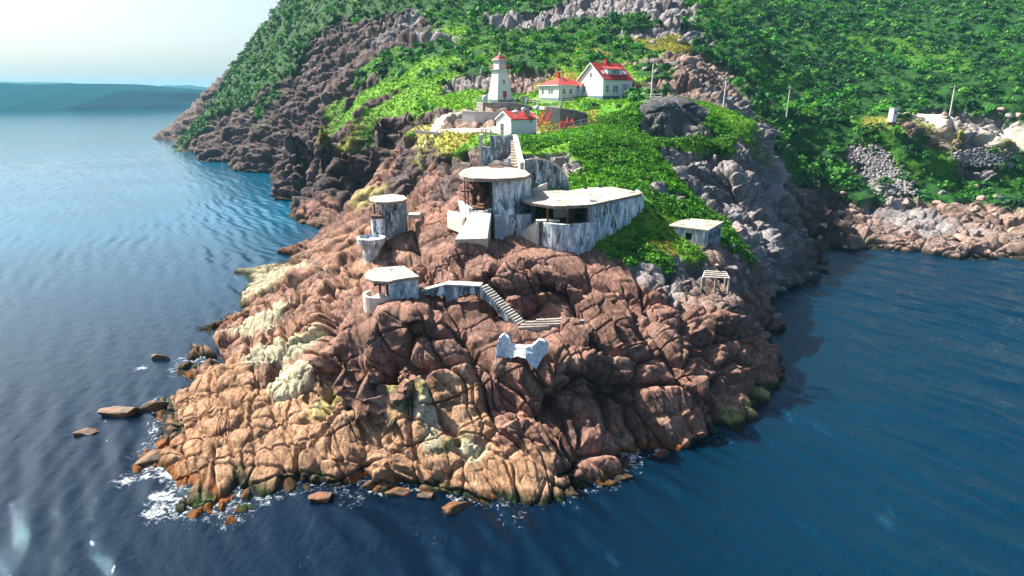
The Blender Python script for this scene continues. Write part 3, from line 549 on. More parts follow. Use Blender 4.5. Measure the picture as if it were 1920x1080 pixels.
# ---------------------------------------------------------------- keeper's two-storey house
def gable_house(name, label, corner, rz, L, W, hw, hr, found=.5, over=.35, roofm=REDR):
    o = place(corner, (-L/2, -W/2, 0), rz); T = thing(name, label, 'house' if hw > 3.5 else 'shed', o, rz)
    MB().box(-L/2-.04, L/2+.04, -W/2-.04, W/2+.04, -1.6, found).build('foundation', DKF, T)
    mb = MB(); n = 5; prof = [(-W/2, found), (W/2, found), (W/2, hw), (0, hw+hr), (-W/2, hw)]
    V = [(-L/2, y, z) for y, z in prof]+[(L/2, y, z) for y, z in prof]
    mb.add(V, [tuple(range(5)), tuple(range(5, 10))[::-1]]+[(i, (i+1) % 5, 5+(i+1) % 5, 5+i) for i in range(5)]); mb.build('wall', WHITE, T)
    k = hr/(W/2); rf = MB(); th = .16
    for s in (-1, 1):
        a = [(0, hw+hr+.02), (s*(W/2+over), hw-over*k+.02)]
        V = []
        for x in (-L/2-over, L/2+over):
            V += [(x, a[0][0], a[0][1]), (x, a[1][0], a[1][1]), (x, a[1][0], a[1][1]+th), (x, a[0][0], a[0][1]+th)]
        rf.add(V, [(0, 1, 2, 3), (7, 6, 5, 4), (0, 4, 5, 1), (1, 5, 6, 2), (2, 6, 7, 3)])
    rfo = rf.build('roof', roofm, T)
    for x in (-L/2-over-.03, L/2+over-.05):
        fb = MB()
        for s in (-1, 1):
            V = []
            for xx in (x, x+.08): V += [(xx, 0, hw+hr-.12), (xx, s*(W/2+over+.02), hw-over*k-.12), (xx, s*(W/2+over+.02), hw-over*k+.2), (xx, 0, hw+hr+.2)]
            fb.add(V, [(0, 1, 2, 3), (7, 6, 5, 4), (0, 4, 5, 1), (1, 5, 6, 2), (2, 6, 7, 3), (3, 7, 4, 0)])
        fb.build('bargeboard', WHITE, T)
    return T, rfo, k
RZ = R(35)
T, rfo, kk = gable_house('keepers_house', 'tall white wooden house with steep red roof and wide dormer', U(1130, 184, Y=160), RZ, 9.8, 9.2, 4.5, 3.75)
MB().box(-.1, .5, -.1, .6, 7.6, 9.1).box(-.16, .56, -.16, .66, 9.1, 9.25).build('chimney', REDP, rfo)
dm = MB(); dx0, dx1 = -2.6, 2.6; y0 = -3.5; zb = 4.5+3.75-3.5*kk
dm.add([(dx0, y0, zb-.2), (dx1, y0, zb-.2), (dx1, y0, zb+1.45), (dx0, y0, zb+1.45), (dx0, -.9, zb+2.0), (dx1, -.9, zb+2.0), (dx0, y0+2.6, zb+.2), (dx1, y0+2.6, zb+.2)], [(0, 1, 2, 3), (0, 3, 4, 6), (1, 7, 5, 2), (3, 2, 5, 4), (0, 6, 7, 1), (4, 5, 7, 6)])
dmo = dm.build('dormer', WHITE, T)
V = [(dx0-.25, y0-.35, zb+1.42), (dx1+.25, y0-.35, zb+1.42), (dx1+.25, -.75, zb+2.12), (dx0-.25, -.75, zb+2.12)]; MB().add(V+[(a, b, c+.13) for a, b, c in V], [(0, 1, 2, 3), (7, 6, 5, 4), (0, 4, 5, 1), (1, 5, 6, 2), (2, 6, 7, 3), (3, 7, 4, 0)]).build('dormer_roof', REDR, dmo)
for x in (-.85, 0, .85): window(T, x, zb+.25, .8, 1.05, y0, 1, 2)
for x in (-3.5, 3.7):
    y1, y2 = -3.4, -2.5; f = lambda y: 4.5+3.75+y*kk+.2
    V = [(x-.45, y1, f(y1)), (x+.45, y1, f(y1)), (x+.45, y2, f(y2)), (x-.45, y2, f(y2))]; MB().add(V+[(a, b, c+.09) for a, b, c in V], [(0, 1, 2, 3), (7, 6, 5, 4), (0, 4, 5, 1), (1, 5, 6, 2), (2, 6, 7, 3), (3, 7, 4, 0)]).build('skylight', WHITE, rfo)
window(T, -3.5, 1.35, .95, 1.7, -4.6); window(T, -1.2, 1.35, .85, 1.7, -4.6); window(T, -.3, 1.35, .85, 1.7, -4.6); window(T, 4.15, 1.5, .7, 1.4, -4.6, 1, 2)
d = MB().box(2.0, 2.95, -4.68, -4.55, .5, 2.7).build('door', GREYP, T); MB().tube((2.15, -4.75, 1.5), (2.15, -4.68, 1.5), .05).build('handle', METAL, d)
MB().add([(1.6, -4.6, 3.3), (3.3, -4.6, 3.3), (3.3, -5.5, 2.95), (1.6, -5.5, 2.95), (1.6, -4.6, 3.4), (3.3, -4.6, 3.4), (3.3, -5.5, 3.05), (1.6, -5.5, 3.05)], [(0, 1, 2, 3), (7, 6, 5, 4), (0, 4, 5, 1), (1, 5, 6, 2), (2, 6, 7, 3), (3, 7, 4, 0)]).build('door_hood', GREYP, T)
MB().box(1.6, 3.4, -5.7, -4.66, -1, .45).build('doorstep', CONC_W, T)
side_window(T, 0, 5.0, .8, 1.1, -4.9, nx=1); side_window(T, 2.2, 1.4, .9, 1.5, -4.9)

# ---------------------------------------------------------------- bungalow with a hipped roof
L, W, hw = 8.6, 8.0, 3.9
o = place(U(1047, 190, Y=163), (-L/2, -W/2, 0), RZ); BG = thing('bungalow', 'low white bungalow with hipped red roof and brick chimney', 'house', o, RZ)
MB().box(-L/2-.05, L/2+.05, -W/2-.05, W/2+.05, -1.6, .75).build('foundation', DKF, BG); MB().box(-L/2, L/2, -W/2, W/2, .75, hw).build('wall', WHITE, BG)
e = .45; z0 = hw+.02; z1 = hw+1.95
hr_ = MB().add([(-L/2-e, -W/2-e, z0), (L/2+e, -W/2-e, z0), (L/2+e, W/2+e, z0), (-L/2-e, W/2+e, z0), (-.9, 0, z1), (.9, 0, z1)], [(0, 1, 5, 4), (1, 2, 5), (2, 3, 4, 5), (3, 0, 4), (3, 2, 1, 0)]).build('roof', REDR, BG)
MB().box(-L/2-e-.02, L/2+e+.02, -W/2-e-.02, W/2+e+.02, z0-.2, z0-.003).build('eave', WHITE, BG)
MB().box(-1.5, -.85, -.3, .35, 5.0, 6.9).box(-1.58, -.77, -.38, .43, 6.9, 7.05).build('chimney', REDP, hr_)
MB().add([(1.9, -W/2-1.1, .75), (3.5, -W/2-1.1, .75), (3.5, -W/2-1.1, 3.5), (2.7, -W/2-1.1, 4.3), (1.9, -W/2-1.1, 3.5), (1.9, -W/2, .75), (3.5, -W/2, .75), (3.5, -W/2, 3.5), (2.7, -W/2, 4.3), (1.9, -W/2, 3.5)], [(0, 1, 2, 3, 4), (0, 5, 6, 1), (1, 6, 7, 2), (4, 9, 5, 0), (2, 7, 8, 3), (3, 8, 9, 4)]).build('porch', WHITE, BG)
MB().add([(1.7, -W/2-1.3, 3.42), (2.7, -W/2-1.3, 4.42), (3.7, -W/2-1.3, 3.42), (1.7, -W/2+.9, 3.42), (2.7, -W/2+.9, 4.42), (3.7, -W/2+.9, 3.42), (2.7, -W/2-1.3, 4.28), (2.7, -W/2+.9, 4.28)], [(0, 1, 4, 3), (1, 2, 5, 4), (0, 3, 7, 6), (2, 6, 7, 5), (0, 6, 1), (1, 6, 2)]).build('porch_roof', REDR, BG)
MB().box(2.3, 3.1, -W/2-1.16, -W/2-1.08, .8, 2.95).build('door', GREYP, BG)
for x, n_x in ((-2.6, 2), (-.4, 2), (4.0, 1)): window(BG, min(x, 3.85), 1.75, .95 if n_x > 1 else .6, 1.25, -W/2, n_x, 2)
for y in (2.4, -.3, -1.4): side_window(BG, y, 1.8, .8, 1.2, -L/2, nx=1)

# ---------------------------------------------------------------- white shed above the battery
T, rfo, kk = gable_house('fog_alarm_shed', 'small white shed with red gable roof at the top of the concrete stair', U(958.5, 259, Y=122), RZ, 6.0, 5.0, 3.4, 1.35, .55, .22)
MB().box(1.1, 1.75, -1.9, -1.25, 3.7, 5.35).build('chimney', GREYP, rfo)
mb = MB().lathe((.85, -1.2, 4.6), [(0, .95), (.4, .9), (.5, .55), (.3, .3), (.22, 0)], 12); mb.build('ventilator', WHITE, rfo, smooth_=True)
mb = MB().tube((-1.8, -2.3, 3.3), (-1.8, -2.3, 4.5), .1).lathe((-1.8, -2.3, 4.4), [(.1, 0), (.75, .35), (.8, .5), (.35, .62), (.0, .66)], 14); mb.build('fog_horn', WHITE, T, smooth_=True)
MB().box(1.3, 1.9, -2.66, -2.4, 2.75, 3.5).build('vent_box', GREYP, T)
o2 = window(T, 0, 0, .9, 2.0, 0, 1, 3, GREYP, 'door'); o2.rotation_euler = (0, 0, R(-90)); o2.location = (-3.02, .6, .6)

# ---------------------------------------------------------------- concrete gun battery, surveyed corner by corner
def poly(pp, z): return [tuple(U(a, b, z=z))[:2] for a, b in pp]
def rel(o): return MB(o.location)
def slab(o, pp, z, th=.35, name='roof'):
    q = poly(pp, z); r = rel(o).prism(q, z-.12, z).build(name, SLAB, o); 
    c = Vector((sum(a for a, b in q)/len(q), sum(b for a, b in q)/len(q)))
    q2 = [tuple(c+(Vector(p)-c)*.985) for p in q]
    rel(o).prism(q2, z-th, z-.122).build('slab_edge', SLAB_E, r, 0); return q
# upper battery
ub = U(925, 440, Y=82); UB = thing('upper_gun_battery', 'upper concrete gun shelter with wide flat roof slab and open left bay', 'bunker', ub)
zr = 22.3
slab(UB, [(860, 326), (868, 318), (888, 313), (925, 312), (960, 314), (985, 319), (995, 327), (985, 331), (957, 334), (925, 335), (888, 334), (868, 331)], zr, .45)
zf = 18.3
def wall_px(mb, pa, pb, Ya, Yb, ztop, zbot, th=.5):
    a = U(pa, 400, Y=Ya); b = U(pb, 400, Y=Yb); k = lambda z, p, Yv: (z-CAM_H)
    A_ = ((pa-960)/F*(Ya*cp+(CAM_H-(ztop+zbot)/2)*sp), Ya); B_ = ((pb-960)/F*(Yb*cp+(CAM_H-(ztop+zbot)/2)*sp), Yb)
    mb.side([(0, zbot), (1, zbot), (1, ztop), (0, ztop)], A_, B_, th); return A_, B_
mb = rel(UB)
wall_px(mb, 924, 962, 80.2, 79.6, zr-.45, 14.5); wall_px(mb, 962, 996, 79.6, 83.5, zr-.45, 14.5); mb.build('wall', CONC, UB)
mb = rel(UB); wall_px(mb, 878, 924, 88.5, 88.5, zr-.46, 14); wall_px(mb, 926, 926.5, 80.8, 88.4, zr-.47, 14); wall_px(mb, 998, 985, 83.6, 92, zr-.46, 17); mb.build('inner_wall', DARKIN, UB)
mb = rel(UB)
q = poly([(868, 385), (880, 392), (925, 388), (935, 375), (930, 365), (880, 362)], zf); mb.prism(q, 17.8, zf); mb.build('gun_floor', RUST, UB)
mb = rel(UB); wall_px(mb, 860, 880, 84.5, 78.6, zf+.25, 13.5); wall_px(mb, 880, 913, 78.6, 78.2, zf-.1, 13.5); wall_px(mb, 912.5, 925, 78.2, 80.8, zf-.1, 13.5); mb.build('parapet', CONC, UB)
mb = rel(UB)
for pa, pb, Ya in ((928, 1003, 78.3),): wall_px(mb, pa, pb, Ya, Ya+1.2, 17.6, 13.4, 1.0)
mb.build('lower_wall', CONC, UB)
mb = rel(UB); g0 = U(888, 360, Y=83)
mb.tube(g0, g0+Vector((-1.6, -1.4, .3)), .13, .09, 8).tube(g0-Vector((0, 0, 1.6)), g0, .35, .28, 10).box(g0.x-.35, g0.x+.45, g0.y-.3, g0.y+.4, g0.z-.3, g0.z+.35); mb.build('gun', RUST, UB, .03)
mb = rel(UB)
for pxx in (871, 877): p = U(pxx, 336, Y=81); rel(UB).tube((p.x, p.y, 17.9), (p.x, p.y, zr-.4), .09).build('prop', RUST, UB)
mb = rel(UB); p = U(873, 312, z=zr); mb.box(p.x-.6, p.x+.2, p.y-.2, p.y+.2, zr, zr+.5).box(p.x+.25, p.x+.6, p.y-.2, p.y+.2, zr, zr+.3); mb.build('roof_block', CONC_W, UB)
# pale plinth and buttress at its left foot
BT = thing('sloping_buttress', 'pale sloping concrete buttress left of the battery wall', 'buttress', U(885, 440, Y=77.5))
a = U(884, 397, Y=78.0); b = U(921, 400, Y=77.8); c = U(914, 447, Y=73.0); d = U(853, 449, Y=73.2)
rel(BT).add([a, b, c, d, a+Vector((0, 2.6, -1)), b+Vector((0, 2.6, -1)), c+Vector((0, 3, -5)), d+Vector((0, 3, -5))], [(0, 3, 2, 1), (4, 5, 6, 7), (0, 1, 5, 4), (1, 2, 6, 5), (2, 3, 7, 6), (3, 0, 4, 7)]).build('slope', CONC_W, BT, .05)
a = U(846, 402, Y=81.5)
rel(BT).prism(poly([(838, 400), (866, 410), (886, 398), (870, 383), (846, 384)], 17.2), 15.2, 17.2).build('plinth', CONC_W, BT, .06)
# lower battery
LB = thing('lower_gun_battery', 'long lower concrete gun shelter with flat roof running back to the grass', 'bunker', U(1090, 440, Y=80)); zr = 19.45
rd = [(975, 372), (984, 363), (1010, 358), (1050, 356), (1062, 358), (1100, 352), (1148, 350), (1206, 362), (1110, 383), (1080, 385), (1040, 386), (1004, 381), (986, 377)]
slab(LB, rd, zr, .4)
mb = rel(LB); wall_px(mb, 1098, 1108, 78.6, 76.6, zr-.3, 14.0); wall_px(mb, 1108, 1206, 76.7, 85.6, zr-.41, 13.6, .5); mb.build('front_wall', CONC, LB)
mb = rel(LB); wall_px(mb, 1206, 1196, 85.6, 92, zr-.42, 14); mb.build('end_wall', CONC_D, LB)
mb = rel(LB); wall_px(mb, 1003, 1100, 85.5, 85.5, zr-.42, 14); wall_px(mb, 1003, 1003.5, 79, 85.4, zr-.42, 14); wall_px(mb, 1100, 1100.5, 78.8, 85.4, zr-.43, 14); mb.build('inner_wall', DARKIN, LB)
rel(LB).prism(poly([(1000, 415), (1012, 418), (1060, 421), (1110, 416), (1110, 400), (1003, 400)], 17.0), 16.2, 17.0).build('gun_floor', DARKIN, LB)
mb = rel(LB); cx = U(1062, 420, Y=77.6); n = 14
arc = []
for k in range(n+1):
    t_ = k/n; pxx = 1012+104*t_; Yv = 76.4-2.4*math.sin(math.pi*t_)**.6; arc.append(((pxx-960)/F*(Yv*cp+16.5*sp), Yv))
for a, b in zip(arc[:-1], arc[1:]): mb.side([(0, 13.0), (1, 13.0), (1, 17.35), (0, 17.35)], a, b, .55)
mb.build('curved_parapet', CONC, LB)
mb = rel(LB)
for t_ in (.18, .55, .86): a = arc[int(t_*n)]; rel(LB).box(a[0]-.12, a[0]+.12, a[1]+.7, a[1]+.95, 17.0, zr-.4).build('prop', RUST, LB)
p = U(1052, 402, Y=81); mb = rel(LB).box(p.x-1.0, p.x+.7, p.y-.6, p.y+.8, 17.0, 18.75).build('gun_mount', CONC_W, LB, .08)
mb = rel(LB); p = U(1072, 405, Y=79.5); mb.tube((p.x, p.y, 17.0), (p.x, p.y, 18.0), .5, .35, 12).tube((p.x-.6, p.y+.6, 18.2), (p.x+2.9, p.y-2.2, 17.75), .2, .11, 10).box(p.x-.5, p.x+.5, p.y-.35, p.y+.45, 17.9, 18.5); mb.build('gun', RUST, LB, .03)
p = U(1112, 378, z=zr); rel(LB).box(p.x-.45, p.x+.35, p.y-.3, p.y+.4, zr-1.2, zr+.35).build('corner_pier', CONC, LB, .04)
mb = rel(LB)
for a, b in ((1098, 354), (1124, 351)): p = U(a, b, z=zr); rel(LB).tube((p.x, p.y, zr-.02), (p.x, p.y, zr+.35), .25, .25, 10).build('roof_vent', DARKIN, LB)
# steps up to the gun floor
ST = thing('battery_steps', 'short concrete steps climbing to the lower gun floor', 'steps', U(985, 445, Y=76)); a = Vector((*arc[0], 0)); e0 = U(968, 444, z=14.6)
mb = rel(ST); n = 9
for k in range(n):
    p = Vector(e0).lerp(Vector((a.x-.2, a.y-.2, 14.6)), k/n); q2 = Vector(e0).lerp(Vector((a.x-.2, a.y-.2, 14.6)), (k+1)/n); z = 14.8+(17.2-14.8)*(k+1)/n
    mb.prism([(p.x, p.y-.6), (q2.x, q2.y-.6), (q2.x, q2.y+.7), (p.x, p.y+.7)], 13.4, z)
mb.build('steps', CONC_W, ST)
p = U(1008, 420, z=17.35); rel(ST).box(a.x-.5, a.x+2.4, a.y-.75, a.y+.35, 17.36, 17.55).build('landing', CONC_W, ST); rel(ST).box(a.x-.45, a.x-.1, a.y-.7, a.y-.4, 12.8, 17.35).build('post', CONC_W, ST)
# quarter-round wall
QW = thing('curved_top_wall', 'dark concrete wall with a quarter-round top between battery and grass', 'wall', U(1025, 360, Y=92)); mb = rel(QW)
A_ = ((984-960)/F*(90*cp+11*sp), 90); B_ = ((1070-960)/F*(90*cp+11*sp), 91.5)
prof = [(0, 16.5), (1, 16.5), (1, 18.9)]+[(.22+.78*math.cos(R(t_)), 18.9+4.7*math.sin(R(t_))) for t_ in range(8, 91, 8)]+[(.12, 23.6), (0, 23.5)]
mb.side(prof, A_, B_, .6); mb.build('wall_face', CONC_D, QW)
mb = rel(QW); pr = prof[3:-1]; d_ = Vector(B_)-Vector(A_)
for (t0, z0_), (t1, z1_) in zip(pr[:-1], pr[1:]): mb.tube((*(Vector(A_)+d_*t0), z0_), (*(Vector(A_)+d_*t1), z1_), .14, n=6)
mb.build('coping', CONC_W, QW)
mb = rel(QW); p = U(1010, 354, z=19.6); mb.prism([(p.x-1.2, p.y-1.5), (p.x+1.2, p.y-.2), (p.x+1.2, p.y+.6), (p.x-1.2, p.y-.6)], 18, [19.6, 20.5, 20.5, 19.6]); mb.build('ramp', CONC_W, QW)
# enclosed stair between roof and shed
SE = thing('walled_stair', 'grey concrete walled stair rising from the roof slab to the white shed', 'stair', U(940, 310, Y=96)); 
def px_xy(pxx, Yv, z): return ((pxx-960)/F*(Yv*cp+(CAM_H-z)*sp), Yv)
mb = rel(SE); mb.side([(0, 20), (1, 20), (1, 26.6), (0, 26.2)], px_xy(899, 106, 24), px_xy(898, 96, 24), .55); mb.build('left_wall', CONC_W, SE)
mb = rel(SE); mb.side([(0, 19), (1, 19), (1, 25.0), (.62, 24.9), (.35, 22.9), (0, 22.8)][::1], px_xy(950, 94.5, 23), px_xy(903.5, 94.5, 23), -.45); mb.build('front_panel', CONC_D, SE)
mb = rel(SE); mb.side([(0, 19), (1, 19), (1, 26.1), (0, 26.1)], px_xy(920, 103, 24), px_xy(971, 103, 24), .5); mb.build('back_wall', CONC_D, SE)
mb = rel(SE); mb.side([(0, 19), (1, 19), (1, 26.2), (.8, 26.1), (0, 22.9)], px_xy(983, 92.5, 23), px_xy(968, 104, 24), .6); mb.build('right_wall', CONC_W, SE)
mb = rel(SE); x0_, _ = px_xy(952, 93.8, 22); mb.box(x0_, x0_+.5, 93.6, 94.1, 19, 23.4); mb.build('pillar', CONC_W, SE)
mb = rel(SE)
for k in range(12): x0_, _ = px_xy(955, 95, 22); mb.box(x0_+.2, x0_+1.6, 94.2+k*.7, 94.9+k*.7, 18, 21.4+k*.36)
mb.build('steps', CONC_W, SE)
mb = rel(SE)
for z in (25.6, 26.2, 26.8): a = px_xy(903, 107, 25); b = px_xy(920, 107, 25); mb.tube((*a, z), (*b, z), .06)
for pxx in (903, 911, 920): a = px_xy(pxx, 107, 25); mb.tube((*a, 24), (*a, 26.9), .09)
mb.build('railing', GREYP, SE)

# ---------------------------------------------------------------- searchlight tower on the left
TW = thing('searchlight_tower', 'ruined two-level concrete lookout with thin roof slab on the left flank', 'bunker', U(715, 465, Y=86)); zr = 18.35; Y0 = 86
slab(TW, [(692, 371), (700, 367), (735, 364), (757, 366), (764, 372), (755, 376), (728, 379), (705, 379), (694, 376)], zr, .35)
mb = rel(TW); wall_px(mb, 724, 765, 84.6, 86.5, zr-.35, 9.5, .6); wall_px(mb, 764, 758, 86.6, 90.5, zr-.36, 10); wall_px(mb, 724.5, 722, 85.2, 90.5, zr-.37, 10, .4); mb.build('wall', CONC_D, TW)
c = px_xy(712, 85.6, 15); mb = rel(TW).lathe((c[0], c[1], 0), [(0, 9), (1.15, 9), (1.15, 16.1), (0, 16.1)], 14); mb.build('drum', CONC, TW)
mb = rel(TW).lathe((c[0], c[1], 0), [(0, 16.1), (1.3, 16.1), (1.3, 16.5), (0, 16.5)], 14); mb.build('rusted_cap', RUST, TW)
mb = rel(TW)
for dx_ in (-.7, .8): rel(TW).tube((c[0]+dx_, c[1]+.4, 16.5), (c[0]+dx_, c[1]+.4, zr-.3), .12).build('prop', RUST, TW)
c = px_xy(697, 82.8, 12.5); mb = rel(TW).lathe((c[0], c[1], 0), [(0, 9), (1.35, 9), (1.15, 10.8), (1.2, 12.2), (1.85, 13.2), (1.95, 13.9), (1.6, 14.0), (1.5, 13.6), (0, 13.5)], 18); mb.build('flared_pedestal', CONC, TW, smooth_=False)
p = U(775, 400, z=15.4); mb = rel(TW).prism(poly([(765, 402), (785, 403), (790, 398), (768, 398)], 15.2), 14.6, 15.2); mb.build('landing', CONC_W, TW)

# ---------------------------------------------------------------- near gun shelter
NB = thing('near_gun_shelter', 'small concrete gun shelter with flat cream roof nearest the sea', 'bunker', U(735, 560, Y=62)); zr = 14.25
slab(NB, [(683, 514), (690, 507), (705, 502), (757, 498), (786, 518), (742, 524), (728, 528), (700, 527), (686, 521)], zr, .3)
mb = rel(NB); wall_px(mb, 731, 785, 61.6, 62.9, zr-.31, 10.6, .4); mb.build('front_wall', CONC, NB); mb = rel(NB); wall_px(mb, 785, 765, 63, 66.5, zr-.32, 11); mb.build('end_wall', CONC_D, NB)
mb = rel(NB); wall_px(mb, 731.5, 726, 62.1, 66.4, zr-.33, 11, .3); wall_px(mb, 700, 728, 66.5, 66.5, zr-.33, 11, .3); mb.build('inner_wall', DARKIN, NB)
c = px_xy(712, 62.4, 12); arc2 = [(c[0]+1.75*math.cos(R(t_)), c[1]+1.75*math.sin(R(t_))) for t_ in range(140, 351, 15)]
mb = rel(NB)
for a, b in zip(arc2[:-1], arc2[1:]): mb.side([(0, 10.6), (1, 10.6), (1, 12.4), (0, 12.4)], b, a, -.35)
mb.build('curved_parapet', CONC_W, NB); rel(NB).lathe((c[0], c[1], 0), [(0, 11.7), (1.6, 11.7), (1.6, 10.8)], 16).build('gun_floor', CONC_W, NB)
mb = rel(NB); mb.tube((c[0]-.2, c[1]+1.2, 11.7), (c[0]-.2, c[1]+1.2, zr-.3), .14); mb.build('prop', RUST, NB)
rel(NB).lathe((c[0]+.1, c[1]-.1, 11.7), [(0, .5), (.55, .5), (.7, 0)], 12).build('gun_mount', CONC_W, NB)

# ---------------------------------------------------------------- arched footbridge and stair
BR = thing('arched_stair_bridge', 'concrete footbridge with arch below and stair down to the rock ledge', 'stair bridge', U(880, 560, Y=61.5))
a = Vector(px_xy(790, 63.2, 12.5)); b = Vector(px_xy(836, 62.4, 13)); c_ = Vector(px_xy(901, 61.8, 13)); d = Vector(px_xy(973, 59.2, 10.5)); th = 1.15
zd = 13.25; zt = U(973, 600, Y=59.2).z; zt0 = 10.0
mb = rel(BR); mb.side([(0, 12.0), (1, 12.0), (1, zd), (0, 12.3)], a, b, th)
prof = [(0, 11.6), (.12, 11.6), (.2, 12.1), (.36, 12.55), (.5, 12.65), (.66, 12.55), (.82, 12.1), (.92, 11.6), (1, 11.3), (1, zd), (0, zd)]
prof = [(0, 11.4), (.30, 11.8), (.38, 12.05), (.52, 12.42), (.7, 12.52), (.88, 12.4), (1, 12.2), (1, zd), (0, zd)]
mb.side(prof, b, c_, th); mb.side([(0, 12.2), (.25, 11.6), (.5, 10.6), (.75, 9.9), (1, 9.2), (1, zt0-.1), (0, zd-.25)], c_, d, th); mb.build('span', CONC_D, BR)
mb = rel(BR); nn = 17; dd = d-c_; nr = Vector((-dd.y, dd.x)).normalized()
for k in range(nn):
    p = c_+dd*(k/nn); q2 = c_+dd*((k+.62)/nn); z = zd+(zt0-zd)*((k+.3)/nn)
    f_ = -.06; g = th+.06
    mb.prism([tuple(p+nr*f_), tuple(q2+nr*f_), tuple(q2+nr*g), tuple(p+nr*g)], z-.16, z+.06)
mb.build('stair_treads', CONC_W, BR)
mb = rel(BR)
for p, q2, za, zb_ in ((a, b, 12.3, zd), (b, c_, zd, zd)):
    dn = (q2-p); nr = Vector((-dn.y, dn.x)).normalized()
    mb.add([(p.x-nr.x*.06, p.y-nr.y*.06, za), (q2.x-nr.x*.06, q2.y-nr.y*.06, zb_), (q2.x+nr.x*(th+.06), q2.y+nr.y*(th+.06), zb_), (p.x+nr.x*(th+.06), p.y+nr.y*(th+.06), za)]+[(p.x-nr.x*.06, p.y-nr.y*.06, za+.14), (q2.x-nr.x*.06, q2.y-nr.y*.06, zb_+.14), (q2.x+nr.x*(th+.06), q2.y+nr.y*(th+.06), zb_+.14), (p.x+nr.x*(th+.06), p.y+nr.y*(th+.06), za+.14)], [(0, 1, 2, 3), (7, 6, 5, 4), (0, 4, 5, 1), (1, 5, 6, 2), (2, 6, 7, 3), (3, 7, 4, 0)])
mb.build('walkway', CONC_W, BR)

# ledge steps cut in the rock right of the bridge
LS = thing('rock_ledge_steps', 'long low concrete steps set in the rock right of the bridge foot', 'steps', U(1020, 604, z=10)); mb = rel(LS)
for k, (pa, pb, py, zz) in enumerate(((972, 1030, 612, 10.12), (976, 1082, 607, 10.25), (985, 1096, 602, 10.4), (1006, 1070, 598, 10.52))):
    A_ = U(pa, py, z=zz); B_ = U(pb, py-3, z=zz); mb.prism([(A_.x, A_.y), (B_.x, B_.y), (B_.x, B_.y+.4), (A_.x, A_.y+.4)], 9.2, zz-.12)
mb.build('steps', STONE, LS, .03)

# ---------------------------------------------------------------- whitewashed ruin on the slope
RU = thing('whitewashed_ruin', 'broken whitewashed wall remnant on the rock below the stair', 'ruin', U(975, 680, Y=56.5)); mb = rel(RU)
def rough_wall(mb, pts_, th, zb):
    for (a, za), (b, zb2) in zip(pts_[:-1], pts_[1:]):
        mb.side([(0, zb), (1, zb), (1, zb2), (0, za)], a, b, th)
Yr = 56.0
tops = [(930, 655, 56.6), (936, 634, 56.9), (944, 627, 57.1), (953, 634, 57.0), (957, 647, 56.8), (970, 651, 56.6), (985, 652, 56.3), (998, 649, 56.2), (1010, 638, 56.4), (1022, 641, 56.8), (1028, 650, 57.2)]
bots = [(930, 684), (936, 679), (944, 673), (953, 670), (957, 672), (970, 668), (985, 672), (998, 688), (1006, 692), (1018, 668), (1027, 662)]
n = len(tops); Vt = [U(a, b, Y=c-2.0) for a, b, c in tops]; Vb = [U(a, b, Y=t[2]-2.6) for (a, b), t in zip(bots, tops)]
back = Vector((0.1, .75, 0))
V = Vt+Vb+[v+back+Vector((0, 0, -.05)) for v in Vt]+[v+back*1.7+Vector((0, 0, -.3)) for v in Vb]
fs = []
for i in range(n-1): fs += [(i, i+1, n+i+1, n+i), (2*n+i+1, 2*n+i, 3*n+i, 3*n+i+1), (i, 2*n+i, 2*n+i+1, i+1), (n+i, n+i+1, 3*n+i+1, 3*n+i)]
fs += [(0, n, 3*n, 2*n), (n-1, 3*n-1, 4*n-1, 2*n-1)]
mb.add(V, fs); ro = mb.build('wall_remnant', WHITE_R, RU, 0)
sm = ro.modifiers.new('s', 'SUBSURF'); sm.levels = sm.render_levels = 3; sm.subdivision_type = 'SIMPLE'
tx = bpy.data.textures.new('ruin_noise', 'CLOUDS'); tx.noise_scale = .35; dm_ = ro.modifiers.new('d', 'DISPLACE'); dm_.texture = tx; dm_.strength = .16; dm_.texture_coords = 'LOCAL'

# ---------------------------------------------------------------- pillbox hut on the right
PB = thing('pillbox_hut', 'square grey concrete hut with black window holes at the foot of the green slope', 'hut', U(1327, 462, Y=82)); zr = 15.0
rf_ = [(1253, 422), (1284, 408), (1358, 415), (1329, 431)]
q = poly(rf_, zr); cc_ = Vector((sum(p[0] for p in q)/4, sum(p[1] for p in q)/4)); rel(PB).prism(q, zr-.25, zr).build('roof', SLAB, PB, .04)
w4 = [tuple(cc_+(Vector(p)-cc_)*.93) for p in q]
def wall_holes(o, a, b, z0, z1, holes, th=.3, m=CONC, name='wall'):
    a = Vector(a); b = Vector(b); Ln = (b-a).length; d_ = (b-a)/Ln; nr = Vector((-d_.y, d_.x))
    xs = sorted({0, Ln, *[h[0]*Ln for h in holes], *[h[1]*Ln for h in holes]}); mb = rel(o)
    for x0, x1 in zip(xs[:-1], xs[1:]):
        hs = [h for h in holes if h[0]*Ln <= x0+1e-4 and h[1]*Ln >= x1-1e-4]; zz = [(z0, z1)] if not hs else [(z0, hs[0][2]), (hs[0][3], z1)]
        for za, zb in zz:
            if zb-za > .02: p = a+d_*x0; q2 = a+d_*x1; mb.prism([tuple(p), tuple(q2), tuple(q2+nr*th), tuple(p+nr*th)], za, zb)
    return mb.build(name, m, o)
z0 = 12.0; za = zr-.26
wall_holes(PB, w4[0], w4[3], 11.0, za, [(.42, .60, 13.2, 14.2)], m=CONC)
wall_holes(PB, w4[3], w4[2], 11.0, za, [(.16, .32, 12.4, 14.1), (.46, .60, 13.1, 14.2), (.73, .87, 13.1, 14.25)], m=CONC_D)
wall_holes(PB, w4[2], w4[1], 11.0, za, []); wall_holes(PB, w4[1], w4[0], 11.0, za, [])
w3 = [tuple(cc_+(Vector(p)-cc_)*.80) for p in q]; rel(PB).prism(w3, 11.2, 12.35).build('floor', DARKIN, PB)

